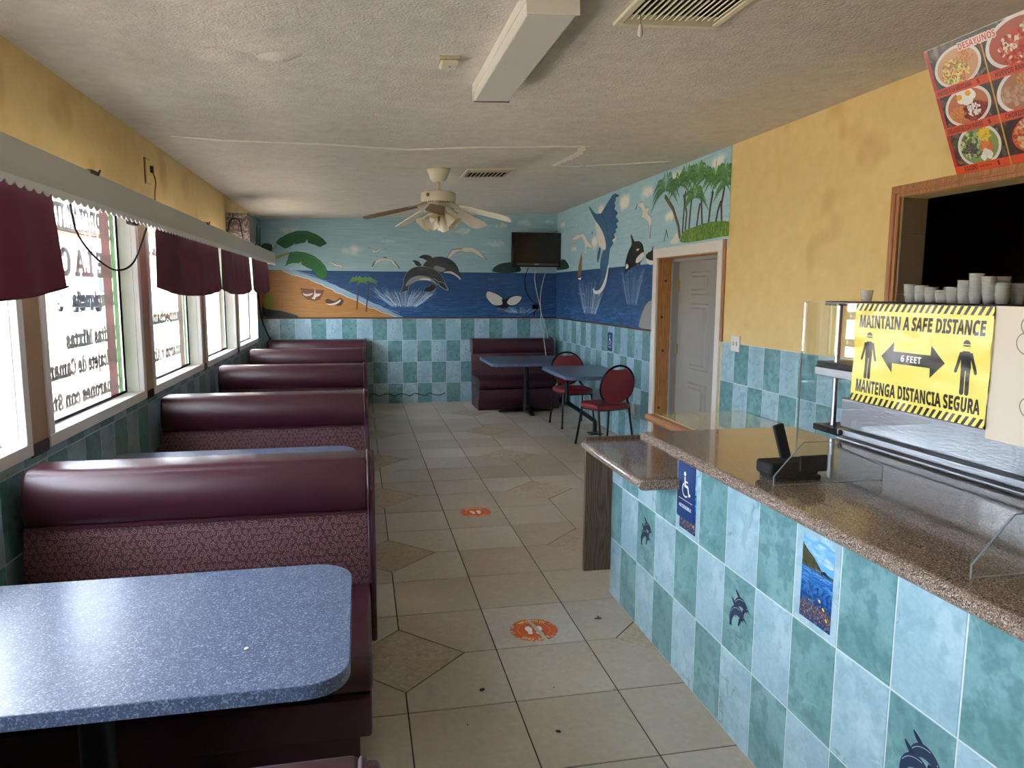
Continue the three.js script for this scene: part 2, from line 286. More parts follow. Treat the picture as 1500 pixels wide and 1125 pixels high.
const MURAL_BACK = {leaf1:[-1.057,2.173,-1.008,2.223,-0.903,2.285,-0.791,2.325,-0.653,2.328,-0.535,2.282,-0.46,2.234,-0.408,2.171,-0.501,2.126,-0.574,2.157,-0.65,2.177,-0.652,2.227,-0.692,2.18,-0.754,2.168,-0.817,2.152,-0.823,2.188,-0.838,2.149,-0.894,2.116,-0.947,2.098,-1.024,2.145],stem1:[-1.11,2.052,-1.094,2.101,-1.058,2.155,-1.028,2.145,-1.067,2.102,-1.088,2.066],leaf2:[-0.883,2.049,-0.785,2.059,-0.682,2.045,-0.578,2.004,-0.495,1.941,-0.441,1.877,-0.411,1.812,-0.419,1.754,-0.445,1.704,-0.488,1.696,-0.543,1.739,-0.584,1.792,-0.611,1.828,-0.659,1.849,-0.742,1.898,-0.73,1.944,-0.766,1.912,-0.859,1.912,-0.908,1.895,-0.944,1.87,-0.913,1.963],stem2:[-1.074,1.982,-1.029,2.011,-0.973,2.033,-0.883,2.049,-0.898,2.013,-0.974,1.997,-1.044,1.957],rib1:[-1.044,2.169,-0.903,2.267,-0.778,2.304,-0.653,2.302,-0.488,2.226],rib2:[-0.855,2.035,-0.717,2.03,-0.578,1.986,-0.476,1.891,-0.442,1.812],bush:[-1.249,2.162,-1.092,2.158,-1.114,2.031,-1.166,1.987,-1.255,1.986],sand:[-1.262,1.799,-1.028,1.809,-0.987,1.809,-0.919,1.781,-0.726,1.726,-0.587,1.677,-0.448,1.606,-0.236,1.513,0.049,1.382,0.339,1.272,0.5,1.197,0.5,1.175,-1.284,1.178],foam:[-0.987,1.809,-0.89,1.816,-0.835,1.807,-0.655,1.752,-0.446,1.675,-0.235,1.586,0.05,1.448,0.34,1.316,0.589,1.193,0.485,1.194,0.339,1.257,0.049,1.375,-0.237,1.506,-0.448,1.602,-0.587,1.674,-0.726,1.723,-0.919,1.778],foamedge:[-0.987,1.809,-0.919,1.778,-0.864,1.753,-0.802,1.743,-0.726,1.719,-0.656,1.705,-0.587,1.666,-0.532,1.642,-0.489,1.635,-0.448,1.602,-0.356,1.57,-0.308,1.527,-0.237,1.506,-0.152,1.462,-0.037,1.426,0.049,1.375,0.135,1.323,0.208,1.309,0.302,1.257,0.397,1.235,0.485,1.194],plant:[-1.219,1.479,-1.149,1.515,-1.102,1.472,-1.133,1.458,-1.132,1.3,-1.218,1.3],darkbush:[-1.29,1.393,-1.225,1.307,-1.136,1.293,-1.018,1.282,-0.88,1.242,-0.797,1.21,-0.798,1.195,-1.298,1.178],boat1:[-0.762,1.579,-0.618,1.565,-0.463,1.552,-0.486,1.497,-0.516,1.439,-0.58,1.417,-0.685,1.438,-0.747,1.496],boat1w:[-0.742,1.521,-0.69,1.5,-0.62,1.514,-0.598,1.525,-0.62,1.489,-0.691,1.471,-0.726,1.489],boat1x:[-0.579,1.583,-0.57,1.511,-0.5,1.511,-0.522,1.482,-0.572,1.46,-0.58,1.431,-0.629,1.446,-0.603,1.467,-0.588,1.511],boat2:[-0.46,1.41,-0.416,1.454,-0.346,1.41,-0.31,1.41,-0.255,1.469,-0.203,1.418,-0.218,1.396,-0.248,1.345,-0.312,1.356,-0.411,1.366],boat2w:[-0.454,1.381,-0.361,1.374,-0.282,1.411,-0.253,1.44,-0.239,1.418,-0.297,1.367,-0.383,1.352],gullA:[0.118,2.131,0.161,2.124,0.211,2.089,0.232,2.082,0.262,2.111,0.305,2.127,0.378,2.128,0.356,2.113,0.305,2.112,0.276,2.097,0.246,2.057,0.181,2.059,0.189,2.081,0.168,2.106,0.139,2.117],gullB:[0.178,1.881,0.215,1.944,0.259,1.981,0.332,1.99,0.427,1.983,0.478,1.94,0.543,1.86,0.499,1.874,0.448,1.918,0.423,1.958,0.354,1.96,0.303,1.959,0.244,1.922],gullC:[-0.443,1.916,-0.393,1.931,-0.344,1.925,-0.288,1.897,-0.21,1.891,-0.204,1.829,-0.218,1.858,-0.246,1.872,-0.303,1.864,-0.331,1.893,-0.373,1.914],gullD:[1.191,2.022,1.261,2.132,1.4,2.148,1.469,2.16,1.567,2.151,1.652,2.098,1.751,1.989,1.652,2.029,1.567,2.083,1.525,2.093,1.441,2.083,1.386,2.114,1.302,2.078,1.219,1.988],dolA:[0.597,1.643,0.594,1.695,0.613,1.762,0.662,1.829,0.729,1.874,0.804,1.889,0.893,1.887,0.983,1.862,1.065,1.819,1.117,1.774,1.14,1.722,1.162,1.678,1.211,1.581,1.199,1.562,1.169,1.569,1.116,1.603,1.071,1.629,1.011,1.669,0.959,1.691,0.891,1.704,0.802,1.701,0.727,1.674,0.675,1.629,0.659,1.592,0.666,1.548,0.622,1.555,0.562,1.51,0.547,1.495,0.563,1.569],dolAfin:[0.708,1.969,0.775,1.97,0.819,1.941,0.852,1.89,0.767,1.891,0.745,1.94],dolAflip:[0.966,1.658,1.052,1.621,1.018,1.58,0.965,1.542,0.882,1.545,0.86,1.567,0.92,1.609,0.958,1.624],dolAbelly:[0.619,1.621,0.638,1.673,0.691,1.726,0.758,1.756,0.832,1.768,0.922,1.75,0.981,1.725,1.026,1.684,1.071,1.632,1.011,1.669,0.959,1.691,0.891,1.704,0.802,1.701,0.727,1.674,0.667,1.637,0.63,1.614],dolAwhite:[0.794,1.704,0.847,1.731,0.929,1.728,0.981,1.706,0.959,1.692,0.891,1.704],dolAmouth:[1.004,1.729,1.064,1.684,1.139,1.67,1.162,1.648,1.207,1.573,1.161,1.577,1.101,1.618,1.064,1.662],dolB:[0.856,1.897,0.894,1.942,0.931,1.972,1.014,2.014,1.089,2.023,1.156,2.016,1.239,1.984,1.307,1.933,1.345,1.867,1.356,1.807,1.394,1.714,1.371,1.704,1.322,1.754,1.254,1.791,1.178,1.801,1.117,1.804,1.065,1.819,0.983,1.862,0.893,1.891],dolBfin:[0.794,2.003,0.857,2.045,0.939,2.046,1.002,2.007,0.909,1.961,0.887,1.986,0.842,2.0],dolBbelly:[1.125,1.81,1.193,1.829,1.261,1.825,1.314,1.791,1.356,1.762,1.394,1.716,1.371,1.702,1.322,1.753,1.254,1.789,1.178,1.8],dolBpatch:[0.998,1.877,1.043,1.907,1.08,1.893,1.178,1.864,1.163,1.835,1.118,1.812,1.065,1.826,1.02,1.851],splash:[0.598,1.458],palm1:[-0.018,1.668],palm1b:[-0.036,1.308],palm2:[0.12,1.662],palm2b:[0.087,1.279],tailL:[1.762,1.562,1.855,1.532,1.933,1.494,1.984,1.449,1.957,1.441,1.973,1.403,1.973,1.368,1.879,1.353,1.816,1.379,1.77,1.433,1.738,1.478,1.742,1.524],tailR:[2.26,1.488,2.161,1.495,2.09,1.472,2.059,1.441,2.032,1.403,2.06,1.365,2.123,1.357,2.186,1.38,2.233,1.427],tailK:[1.75,1.566,1.863,1.54,1.941,1.502,1.992,1.449,2.02,1.449,2.082,1.484,2.161,1.501,2.272,1.492,2.241,1.419,2.186,1.369,2.123,1.346,2.068,1.345,2.02,1.315,2.005,1.272,1.962,1.288,1.934,1.338,1.879,1.343,1.809,1.372,1.762,1.425,1.731,1.478],isleL:[1.815,1.811,1.836,1.88,1.921,1.937,2.035,1.959,2.179,1.968,2.223,1.899,2.252,1.816],isleR:[2.779,1.822,2.784,1.977,2.864,2.034,2.882,1.823],hor:[-0.289,1.807,1.052,1.805,2.705,1.821],clouds:[[-0.077,2.084,0.186,0.08],[0.409,2.219,0.124,0.029],[-0.874,2.331,0.159,0.063],[1.421,2.372,0.125,0.054],[1.947,2.466,0.128,0.048],[2.29,2.502,0.13,0.062],[1.877,2.218,0.157,0.055],[2.651,2.532,0.088,0.042]]};
const MURAL_RIGHT = {hor:[-0.21,1.841,1.641,1.831,3.001,1.84],isle:[-0.348,1.862,0.08,1.961,0.357,2.016,0.599,1.925,0.66,1.851],fish:[1.393,2.608,1.549,2.541,1.715,2.46,1.914,2.456,2.045,2.4,2.134,2.304,2.191,2.192,2.241,2.048,2.218,1.975,2.197,1.868,2.139,1.748,2.032,1.653,1.907,1.577,1.705,1.562,1.816,1.612,1.922,1.682,1.952,1.752,1.901,1.865,1.967,1.988,2.019,2.033,2.11,2.049,2.06,2.174,1.903,2.296,1.673,2.412],belly:[1.682,2.405,1.903,2.296,2.06,2.174,2.119,2.048,2.049,2.025,1.94,2.058,1.828,2.107,1.742,2.253,1.726,2.297],sail:[1.914,2.454,2.078,2.524,2.274,2.607,2.371,2.617,2.491,2.584,2.381,2.581,2.395,2.547,2.334,2.528,2.38,2.491,2.343,2.456,2.462,2.404,2.384,2.373,2.495,2.315,2.408,2.299,2.469,2.255,2.378,2.233,2.427,2.207,2.342,2.191,2.396,2.15,2.292,2.129,2.342,2.088,2.234,2.042,2.162,2.194,2.046,2.379],fin:[1.873,2.09,1.941,2.044,1.87,1.936,1.816,1.879,1.787,1.982],tail:[2.184,1.869,2.229,1.867,2.146,1.652,2.017,1.556,1.844,1.524,1.684,1.533,1.646,1.613,1.751,1.562,1.928,1.584,2.052,1.667,2.131,1.748],gullA:[0.666,2.249,0.86,2.267,1.019,2.294,1.114,2.264,1.174,2.297,1.328,2.241,1.406,2.177,1.479,2.157,1.672,2.073,1.484,2.084,1.385,2.119,1.35,2.047,1.367,2.009,1.266,2.037,1.328,2.078,1.293,2.169,1.151,2.254,1.05,2.215,0.835,2.222],boat:[1.164,2.049,1.21,1.964,1.186,1.768,1.026,1.733,1.054,1.878],boatw:[1.026,1.728,1.198,1.734,1.133,1.7],orca:[2.851,2.156,2.915,2.129,2.97,2.061,3.084,2.068,3.196,2.037,3.244,1.964,3.241,1.884,3.153,1.852,3.156,1.816,3.101,1.836,2.877,1.797,2.748,1.763,2.724,1.725,2.726,1.84,2.763,1.923,2.837,1.995,2.921,2.045],orcaw:[3.245,1.955,3.241,1.888,3.1,1.845,3.026,1.847,3.033,1.893,3.142,1.933],orcae:[3.016,1.981,3.089,1.994,3.129,1.979,3.067,1.964],orcat:[2.767,1.866,2.855,1.816,2.736,1.782],calf:[3.277,1.909,3.344,1.937,3.433,1.945,3.456,1.986,3.482,1.999,3.46,1.94,3.525,1.892,3.56,1.828,3.408,1.811,3.323,1.842],calfw:[3.277,1.9,3.358,1.865,3.537,1.851,3.561,1.824,3.408,1.811,3.324,1.838],gullB:[2.983,2.386,3.038,2.428,3.167,2.446,3.212,2.409,3.243,2.363,3.339,2.369,3.354,2.352,3.288,2.317,3.427,2.262,3.393,2.183,3.383,2.07,3.357,2.134,3.365,2.206,3.265,2.257,3.207,2.283,3.122,2.281,3.19,2.327,3.129,2.386,3.069,2.414],grass:[4.034,1.977,4.094,2.058,4.135,2.083,4.302,2.096,4.556,2.118,4.827,2.104,4.955,2.082,4.964,1.976,4.837,1.986,4.472,1.977],rock:[3.825,1.995,3.916,2.033,3.98,2.081,4.028,2.053,4.044,1.986,3.966,1.977],grayfish:[3.151,1.179,3.169,1.253,3.221,1.337,3.322,1.438,3.433,1.479,3.65,1.504,3.839,1.214],clouds:[[2.659,2.491,0.177,0.095],[0.302,2.471,0.15,0.05],[0.841,2.113,0.163,0.047],[1.911,2.502,0.17,0.083],[1.69,2.144,0.136,0.101],[2.366,2.139,0.077,0.052],[2.665,2.493,0.19,0.09],[3.273,2.516,0.189,0.084],[3.963,2.567,0.177,0.075],[4.709,2.559,0.139,0.067],[3.829,2.233,0.14,0.068]],trunks:[[4.051,2.042,4.021,2.129,3.895,2.293,3.719,2.42],[4.104,2.066,4.121,2.25,4.141,2.404],[4.23,2.098,4.248,2.255,4.276,2.404],[4.157,2.081,4.177,2.226,4.11,2.38],[4.373,2.095,4.402,2.221,4.418,2.272],[4.47,2.113,4.447,2.269,4.437,2.392],[4.584,2.112,4.602,2.225,4.638,2.34],[4.704,2.101,4.732,2.186,4.771,2.248],[4.801,2.098,4.785,2.23,4.822,2.349]],crowns:[[3.715,2.469],[4.015,2.476],[4.142,2.513],[4.368,2.507],[4.488,2.463],[4.323,2.336],[4.675,2.436],[4.815,2.431],[4.871,2.367]]};

// ---------- mural paint ----------
function painter(c, u0, v1, s) {   // metres on the wall -> canvas
  const X = (u) => (u - u0) * s, Y = (v) => (v1 - v) * s;
  function path(a, smooth) {
    c.beginPath(); const n = a.length / 2, P = (i) => [X(a[2 * (i % n)]), Y(a[2 * (i % n) + 1])];
    if (!smooth) { for (let i = 0; i < n; i++) i ? c.lineTo(...P(i)) : c.moveTo(...P(i)); c.closePath(); return; }
    for (let i = 0; i < n; i++) { const p = P(i), q = P(i + 1), m = [(p[0] + q[0]) / 2, (p[1] + q[1]) / 2]; i ? c.quadraticCurveTo(...p, ...m) : c.moveTo(...m); }
    const p = P(0), q = P(1); c.quadraticCurveTo(...p, (p[0] + q[0]) / 2, (p[1] + q[1]) / 2); c.closePath();
  }
  return {
    X, Y,
    fill(a, col, smooth) { path(a, smooth); c.fillStyle = col; c.fill(); },
    edge(a, col, w, smooth) { path(a, smooth); c.strokeStyle = col; c.lineWidth = w; c.stroke(); },
    line(a, col, w) { c.beginPath(); for (let i = 0; i < a.length; i += 2) i ? c.lineTo(X(a[i]), Y(a[i + 1])) : c.moveTo(X(a[0]), Y(a[1])); c.strokeStyle = col; c.lineWidth = w; c.lineCap = 'round'; c.lineJoin = 'round'; c.stroke(); },
    clip(a, smooth, f) { c.save(); path(a, smooth); c.clip(); f(); c.restore(); },
    cloud(x, y, rx, ry, col = '240,240,228', a = 0.5) {
      for (let k = 0; k < 26; k++) { const t = rr(0, 6.28), q = Math.sqrt(rnd()), px = X(x + rx * q * Math.cos(t) * 0.75), py = Y(y + ry * q * Math.sin(t) * 0.6), r = rr(0.25, 0.5) * Math.min(rx, ry * 1.6) * s; const g = c.createRadialGradient(px, py, 0, px, py, r); g.addColorStop(0, `rgba(${col},${a * 0.5})`); g.addColorStop(1, `rgba(${col},0)`); c.fillStyle = g; c.fillRect(px - r, py - r, 2 * r, 2 * r); }
    },
    strokes(x0, x1, y0, y1, n, cols, len, w) { for (let k = 0; k < n; k++) { const x = rr(x0, x1), y = rr(y0, y1), l = rr(0.4, 1) * len, d = rr(-0.012, 0.012); c.globalAlpha = rr(0.15, 0.5); c.strokeStyle = cols[Math.floor(rnd() * cols.length)]; c.lineWidth = rr(0.6, 1) * w; c.lineCap = 'round'; c.beginPath(); c.moveTo(X(x), Y(y)); c.quadraticCurveTo(X(x + l / 2), Y(y + d), X(x + l), Y(y + d * 0.6)); c.stroke(); } c.globalAlpha = 1; },
    frond(x, y, ang, len, col, col2) {   // a crescent palm frond: arched blade, ragged below, pale rib
      const dx = Math.cos(ang), dy = Math.sin(ang), tx = x + dx * len, ty = y + dy * len * 0.7 - len * 0.42, mx = x + dx * len * 0.55, my = y + dy * len * 0.6 + len * 0.28, n = 12;
      const q = (t, o) => { const a = 1 - t; return [a * a * x + 2 * a * t * mx + t * t * tx, a * a * y + 2 * a * t * (my - o) + t * t * ty]; };
      c.beginPath(); c.moveTo(X(x), Y(y));
      for (let i = 1; i <= n; i++) { const p = q(i / n, 0); c.lineTo(X(p[0]), Y(p[1])); }
      for (let i = n; i >= 0; i--) { const p = q(i / n, len * 0.34), r = q(Math.max(0, i - 0.5) / n, len * 0.12); c.lineTo(X(p[0]), Y(p[1])); c.lineTo(X(r[0]), Y(r[1])); }
      c.closePath(); c.fillStyle = col2; c.fill();
      c.strokeStyle = col; c.lineWidth = Math.max(1, len * s * 0.03); c.lineCap = 'round';
      for (let i = 2; i < n; i++) { const p = q(i / n, 0), r = q(i / n, len * 0.22); c.beginPath(); c.moveTo(X(p[0]), Y(p[1])); c.lineTo(X(r[0]), Y(r[1])); c.stroke(); }
    },
    splash(x, y, h, w, n, col, spread) { for (let k = 0; k < n; k++) { const t = rr(-1, 1), bx = x + t * w * 0.35; c.globalAlpha = rr(0.35, 0.9); this.line([bx, y + rr(0, 0.03), bx + t * spread * 0.5, y + h * rr(0.3, 0.6), bx + t * spread, y + h * rr(0.6, 1)], col, rr(1, 2.6)); } c.globalAlpha = 1; },
  };
}
const SKY = '#9fc4cc', SEA = '#27507f';
T.muralBack = canvasTex(2048, 760, (c, w, h) => {
  const s = w / (XR - XL), p = painter(c, XL, 2.675, s), D = MURAL_BACK, hz = 1.81;
  c.fillStyle = SKY; c.fillRect(0, 0, w, h);
  p.strokes(XL, XR, hz, 2.66, 900, ['#8fb8c2', '#b2d2d8', '#97bec8'], 0.28, 9);
  D.clouds.forEach((k) => p.cloud(...k, '232,232,222', 0.55));
  c.fillStyle = SEA; c.fillRect(0, p.Y(hz), w, h);
  p.strokes(XL, XR, 1.17, hz - 0.01, 1500, ['#1b4378', '#2c609c', '#1a3c70', '#2f68a4'], 0.16, 5);
  p.strokes(XL, XR, 1.17, 1.4, 500, ['#3a78b6', '#4a8ac4'], 0.16, 5);
  p.strokes(XL, XR, 1.2, hz - 0.03, 170, ['#8fb6d4', '#a8c8de'], 0.11, 2);
  p.line([XL, hz, XR, hz], '#152c4c', 3);
  p.fill(D.isleL, '#1d3a30', true); p.fill(D.isleR, '#1d3a30', true);
  p.fill(D.sand, '#b07c3e'); p.clip(D.sand, false, () => p.strokes(XL - 0.2, 0.8, 1.17, 1.85, 420, ['#9c6a32', '#c08c4c', '#a87238', '#c89858'], 0.3, 5));
  p.fill(D.foam, '#8fb0c4'); p.line(D.foamedge, '#f0e6d2', 3.4); p.line(D.foamedge.map((k, i) => k + (i % 2 ? 0.05 : 0.05)), '#c9dae2', 2);
  p.fill(D.plant, '#7a9a3c', true); p.fill(D.darkbush, '#1c2a22', true); p.fill(D.bush, '#1f4a2e', true);
  p.fill(D.stem1, '#9aa04a', true); p.fill(D.leaf1, '#1f5c34'); p.edge(D.leaf1, '#123a22', 2); p.line(D.rib1, '#3c8048', 4);
  p.fill(D.stem2, '#9aa04a', true); p.fill(D.leaf2, '#2d7440'); p.edge(D.leaf2, '#1a4a2a', 2); p.line(D.rib2, '#4a9254', 4);
  p.fill(D.boat1, '#7c4a36'); p.edge(D.boat1, '#432a22', 2); p.fill(D.boat1w, '#d8cabc', true); p.fill(D.boat1x, '#e0d4c6');
  p.fill(D.boat2, '#5a3830', true); p.fill(D.boat2w, '#e2d8ca', true);
  for (const k of [1, 2]) {
    const [x, y] = D['palm' + k], [bx, by] = D['palm' + k + 'b'];
    p.line([bx, by, (x + bx) / 2 + 0.004, (y + by) / 2, x, y], '#3a3420', 9); p.line([bx - 0.004, by, (x + bx) / 2, (y + by) / 2, x - 0.003, y], '#6a6440', 3.5);
    for (let i = 0; i < 13; i++) p.frond(x, y, 0.1 + i * 0.235, rr(0.12, 0.17), '#7fa650', '#43702e');
  }
  for (const g of ['gullA', 'gullB', 'gullC', 'gullD']) { p.fill(D[g], '#ded9cc', true); p.edge(D[g], '#5c6468', 1.6, true); }
  p.line(D.gullB.slice(0, 4), '#20242a', 6); p.line(D.gullB.slice(10, 14), '#20242a', 5); p.line([0.335, 2.0, 0.37, 2.0], '#20242a', 5);
  p.line(D.gullD.slice(0, 6).map((k, i) => k - (i % 2 ? 0.012 : 0)), '#8d9296', 7); p.line(D.gullD.slice(10, 14), '#8d9296', 6);
  p.splash(D.splash[0], 1.33, 0.27, 0.5, 110, '#b9cfe2', 0.28);
  p.fill(D.dolBfin, '#3c4146', true); p.fill(D.dolB, '#43484d', true); p.clip(D.dolB, true, () => { p.strokes(0.9, 2, 1.6, 2.2, 180, ['#5c6268', '#2c3034'], 0.16, 6); p.fill(D.dolBpatch, '#8b9092', true); });
  p.fill(D.dolBbelly, '#d2d0c8', true); p.edge(D.dolB, '#24282c', 2.4, true);
  p.fill(D.dolAfin, '#33383c', true); p.fill(D.dolAflip, '#2e3336', true); p.edge(D.dolAflip, '#a9b0b2', 1.5, true);
  p.fill(D.dolA, '#3f4447', true); p.clip(D.dolA, true, () => { p.strokes(0.6, 1.9, 1.3, 2.1, 260, ['#5a6064', '#2a2e31', '#6c7276'], 0.14, 6); p.fill(D.dolAbelly, '#8e9396', true); p.fill(D.dolAwhite, '#e0ded6', true); p.fill(D.dolAmouth, '#2c3032', true); p.line(D.dolAmouth, '#e4e2da', 2.2); });
  p.edge(D.dolA, '#c0c6c6', 1.8, true); p.splash(D.splash[0], 1.33, 0.22, 0.45, 60, '#d6e2ec', 0.24);
  p.fill(D.tailK, '#15181b', true); p.fill(D.tailL, '#ddd8cc', true); p.fill(D.tailR, '#ddd8cc', true);
  p.splash(2.22, 1.24, 0.1, 0.4, 50, '#d6e2ec', 0.2);
});
T.muralRight = canvasTex(2048, 620, (c, w, h) => {
  const W = 4.92, s = w / W, p = painter(c, 0, 2.66, s), D = MURAL_RIGHT, hz = 1.825;
  c.fillStyle = '#a6ccd4'; c.fillRect(0, 0, w, h);
  p.strokes(0, W, hz, 2.66, 900, ['#97c0ca', '#b6d8de', '#9cc6d0'], 0.28, 8);
  D.clouds.forEach((k) => { p.cloud(...k, '240,236,222', 0.8); p.cloud(k[0], k[1], k[2] * 0.7, k[3] * 0.7, '244,240,228', 0.9); });
  c.fillStyle = SEA; c.fillRect(0, p.Y(hz), w, h);
  p.strokes(0, W, 1.17, hz - 0.01, 1300, ['#1b4378', '#2c609c', '#1a3c70', '#3a76b2'], 0.16, 5);
  p.strokes(0, W, 1.17, 1.38, 400, ['#3f80bc', '#4a8ac4'], 0.16, 5);
  p.strokes(0, W, 1.2, hz - 0.03, 150, ['#8fb6d4', '#a8c8de'], 0.1, 1.8);
  p.fill(D.isle, '#1d3a30', true);
  p.fill(D.boat, '#8a6a34'); p.fill(D.boatw, '#e8e4da');
  p.splash(1.55, 1.28, 0.42, 0.7, 90, '#d2e0ea', 0.3); p.splash(2.95, 1.42, 0.4, 0.4, 60, '#9fc0d8', 0.2);
  p.fill(D.fin, '#3c5a72', true); p.fill(D.fish, '#3d6a92', true); p.clip(D.fish, true, () => p.strokes(1, 2.7, 1.3, 2.66, 260, ['#27445e', '#5484ac', '#1e3448'], 0.1, 4));
  p.edge(D.fish, '#16242f', 2.2, true); p.fill(D.belly, '#e2e0d6', true); p.fill(D.tail, '#e6e2d6', true);
  p.fill(D.sail, '#44709c'); p.clip(D.sail, false, () => { for (let k = 0; k < 260; k++) p.line([rr(1.5, 2.7), rr(2.0, 2.66), rr(1.5, 2.7), rr(2.0, 2.66)], `rgba(30,50,80,0.10)`, 2); });
  p.edge(D.sail, '#18242e', 3.2); c.fillStyle = '#111'; c.beginPath(); c.arc(p.X(1.6), p.Y(2.26), 6, 0, 7); c.fill();
  for (const g of ['gullA', 'gullB']) { p.fill(D[g], '#e6e2d6', true); p.edge(D[g], '#6c7074', 1.6, true); }
  p.line(D.gullB.slice(0, 4), '#22262a', 5); p.line(D.gullB.slice(18, 22), '#22262a', 5); p.line([0.98, 2.36, 1.02, 2.4], '#22262a', 3);
  p.fill(D.orca, '#14171a', true); p.fill(D.orcaw, '#e8e6de', true); p.fill(D.orcae, '#f0eee6', true); p.fill(D.orcat, '#e8e6de', true);
  p.fill(D.calf, '#14171a', true); p.fill(D.calfw, '#e8e6de', true); c.fillStyle = '#f0eee6'; c.beginPath(); c.arc(p.X(3.33), p.Y(1.94), 4, 0, 7); c.fill();
  p.fill(D.rock, '#e4dcc8', true); p.line([3.72, 2.02, 3.76, 2.12, 3.8, 2.05], '#2f5a44', 6);
  D.trunks.slice(1).forEach((t) => { p.line(t, '#33281c', 11); p.line(t.map((k, i) => k - (i % 2 ? 0 : 0.006)), '#5c4a30', 4); });
  p.line(D.trunks[0], '#4a3c22', 17); p.line(D.trunks[0].map((k, i) => k - (i % 2 ? 0 : 0.008)), '#7c6c40', 7);
  D.crowns.forEach(([x, y], k) => { const n = k ? 11 : 12, L = k ? 0.25 : 0.32; for (let i = 0; i < n; i++) p.frond(x, y, -0.15 + i * (3.44 / (n - 1)), L * rr(0.8, 1.1), k ? '#5c9448' : '#5c9474', k ? '#2c5a28' : '#2a5846'); for (let i = 0; i < 5; i++) p.frond(x, y, rr(0, 3.1), L * 0.8, '#6a9c48', '#4a8038'); });
  p.fill(D.grass, '#557e28', true); p.clip(D.grass, true, () => { for (let k = 0; k < 900; k++) { const x = rr(4, 4.95), y = rr(1.9, 2.15); p.line([x, y, x + rr(-0.006, 0.006), y + rr(0.012, 0.03)], ['#6c9a2c', '#8ab040', '#3f6a20', '#a0b83c'][k % 4], 2); } });
  p.fill(D.grayfish, '#9a9c98', true); p.edge(D.grayfish, '#3c4042', 2.4, true); p.line([3.16, 1.2, 3.2, 1.36, 3.3, 1.46], '#6c7072', 3);
});
T.muralLeft = canvasTex(256, 512, (c, w, h) => {
  const p = painter(c, 0, 2.48, w / 0.66); c.fillStyle = '#8fb6be'; c.fillRect(0, 0, w, h);
  c.fillStyle = '#a8763c'; c.fillRect(0, p.Y(1.78), w, h); p.strokes(0, 0.66, 1.17, 1.76, 120, ['#9c6a32', '#c08c4c'], 0.2, 4);
  p.fill([0.18, 1.2, 0.24, 1.2, 0.3, 1.7, 0.26, 1.72], '#5c6a38'); p.fill([0.1, 1.7, 0.3, 1.78, 0.44, 2.1, 0.36, 2.44, 0.2, 2.3, 0.08, 2.0], '#22583a', true); p.fill([0.4, 1.9, 0.6, 2.05, 0.66, 2.4, 0.5, 2.3], '#2a6644', true); p.fill([0.3, 1.16, 0.66, 1.16, 0.66, 1.42, 0.5, 1.34], '#1c2a22', true);
});
for (const k of ['muralBack', 'muralRight', 'muralLeft']) { T[k].wrapS = T[k].wrapT = THREE.ClampToEdgeWrapping; M[k] = std({ map: T[k], roughness: 0.55, bumpMap: T.wallBump, bumpScale: 0.0008 }); }

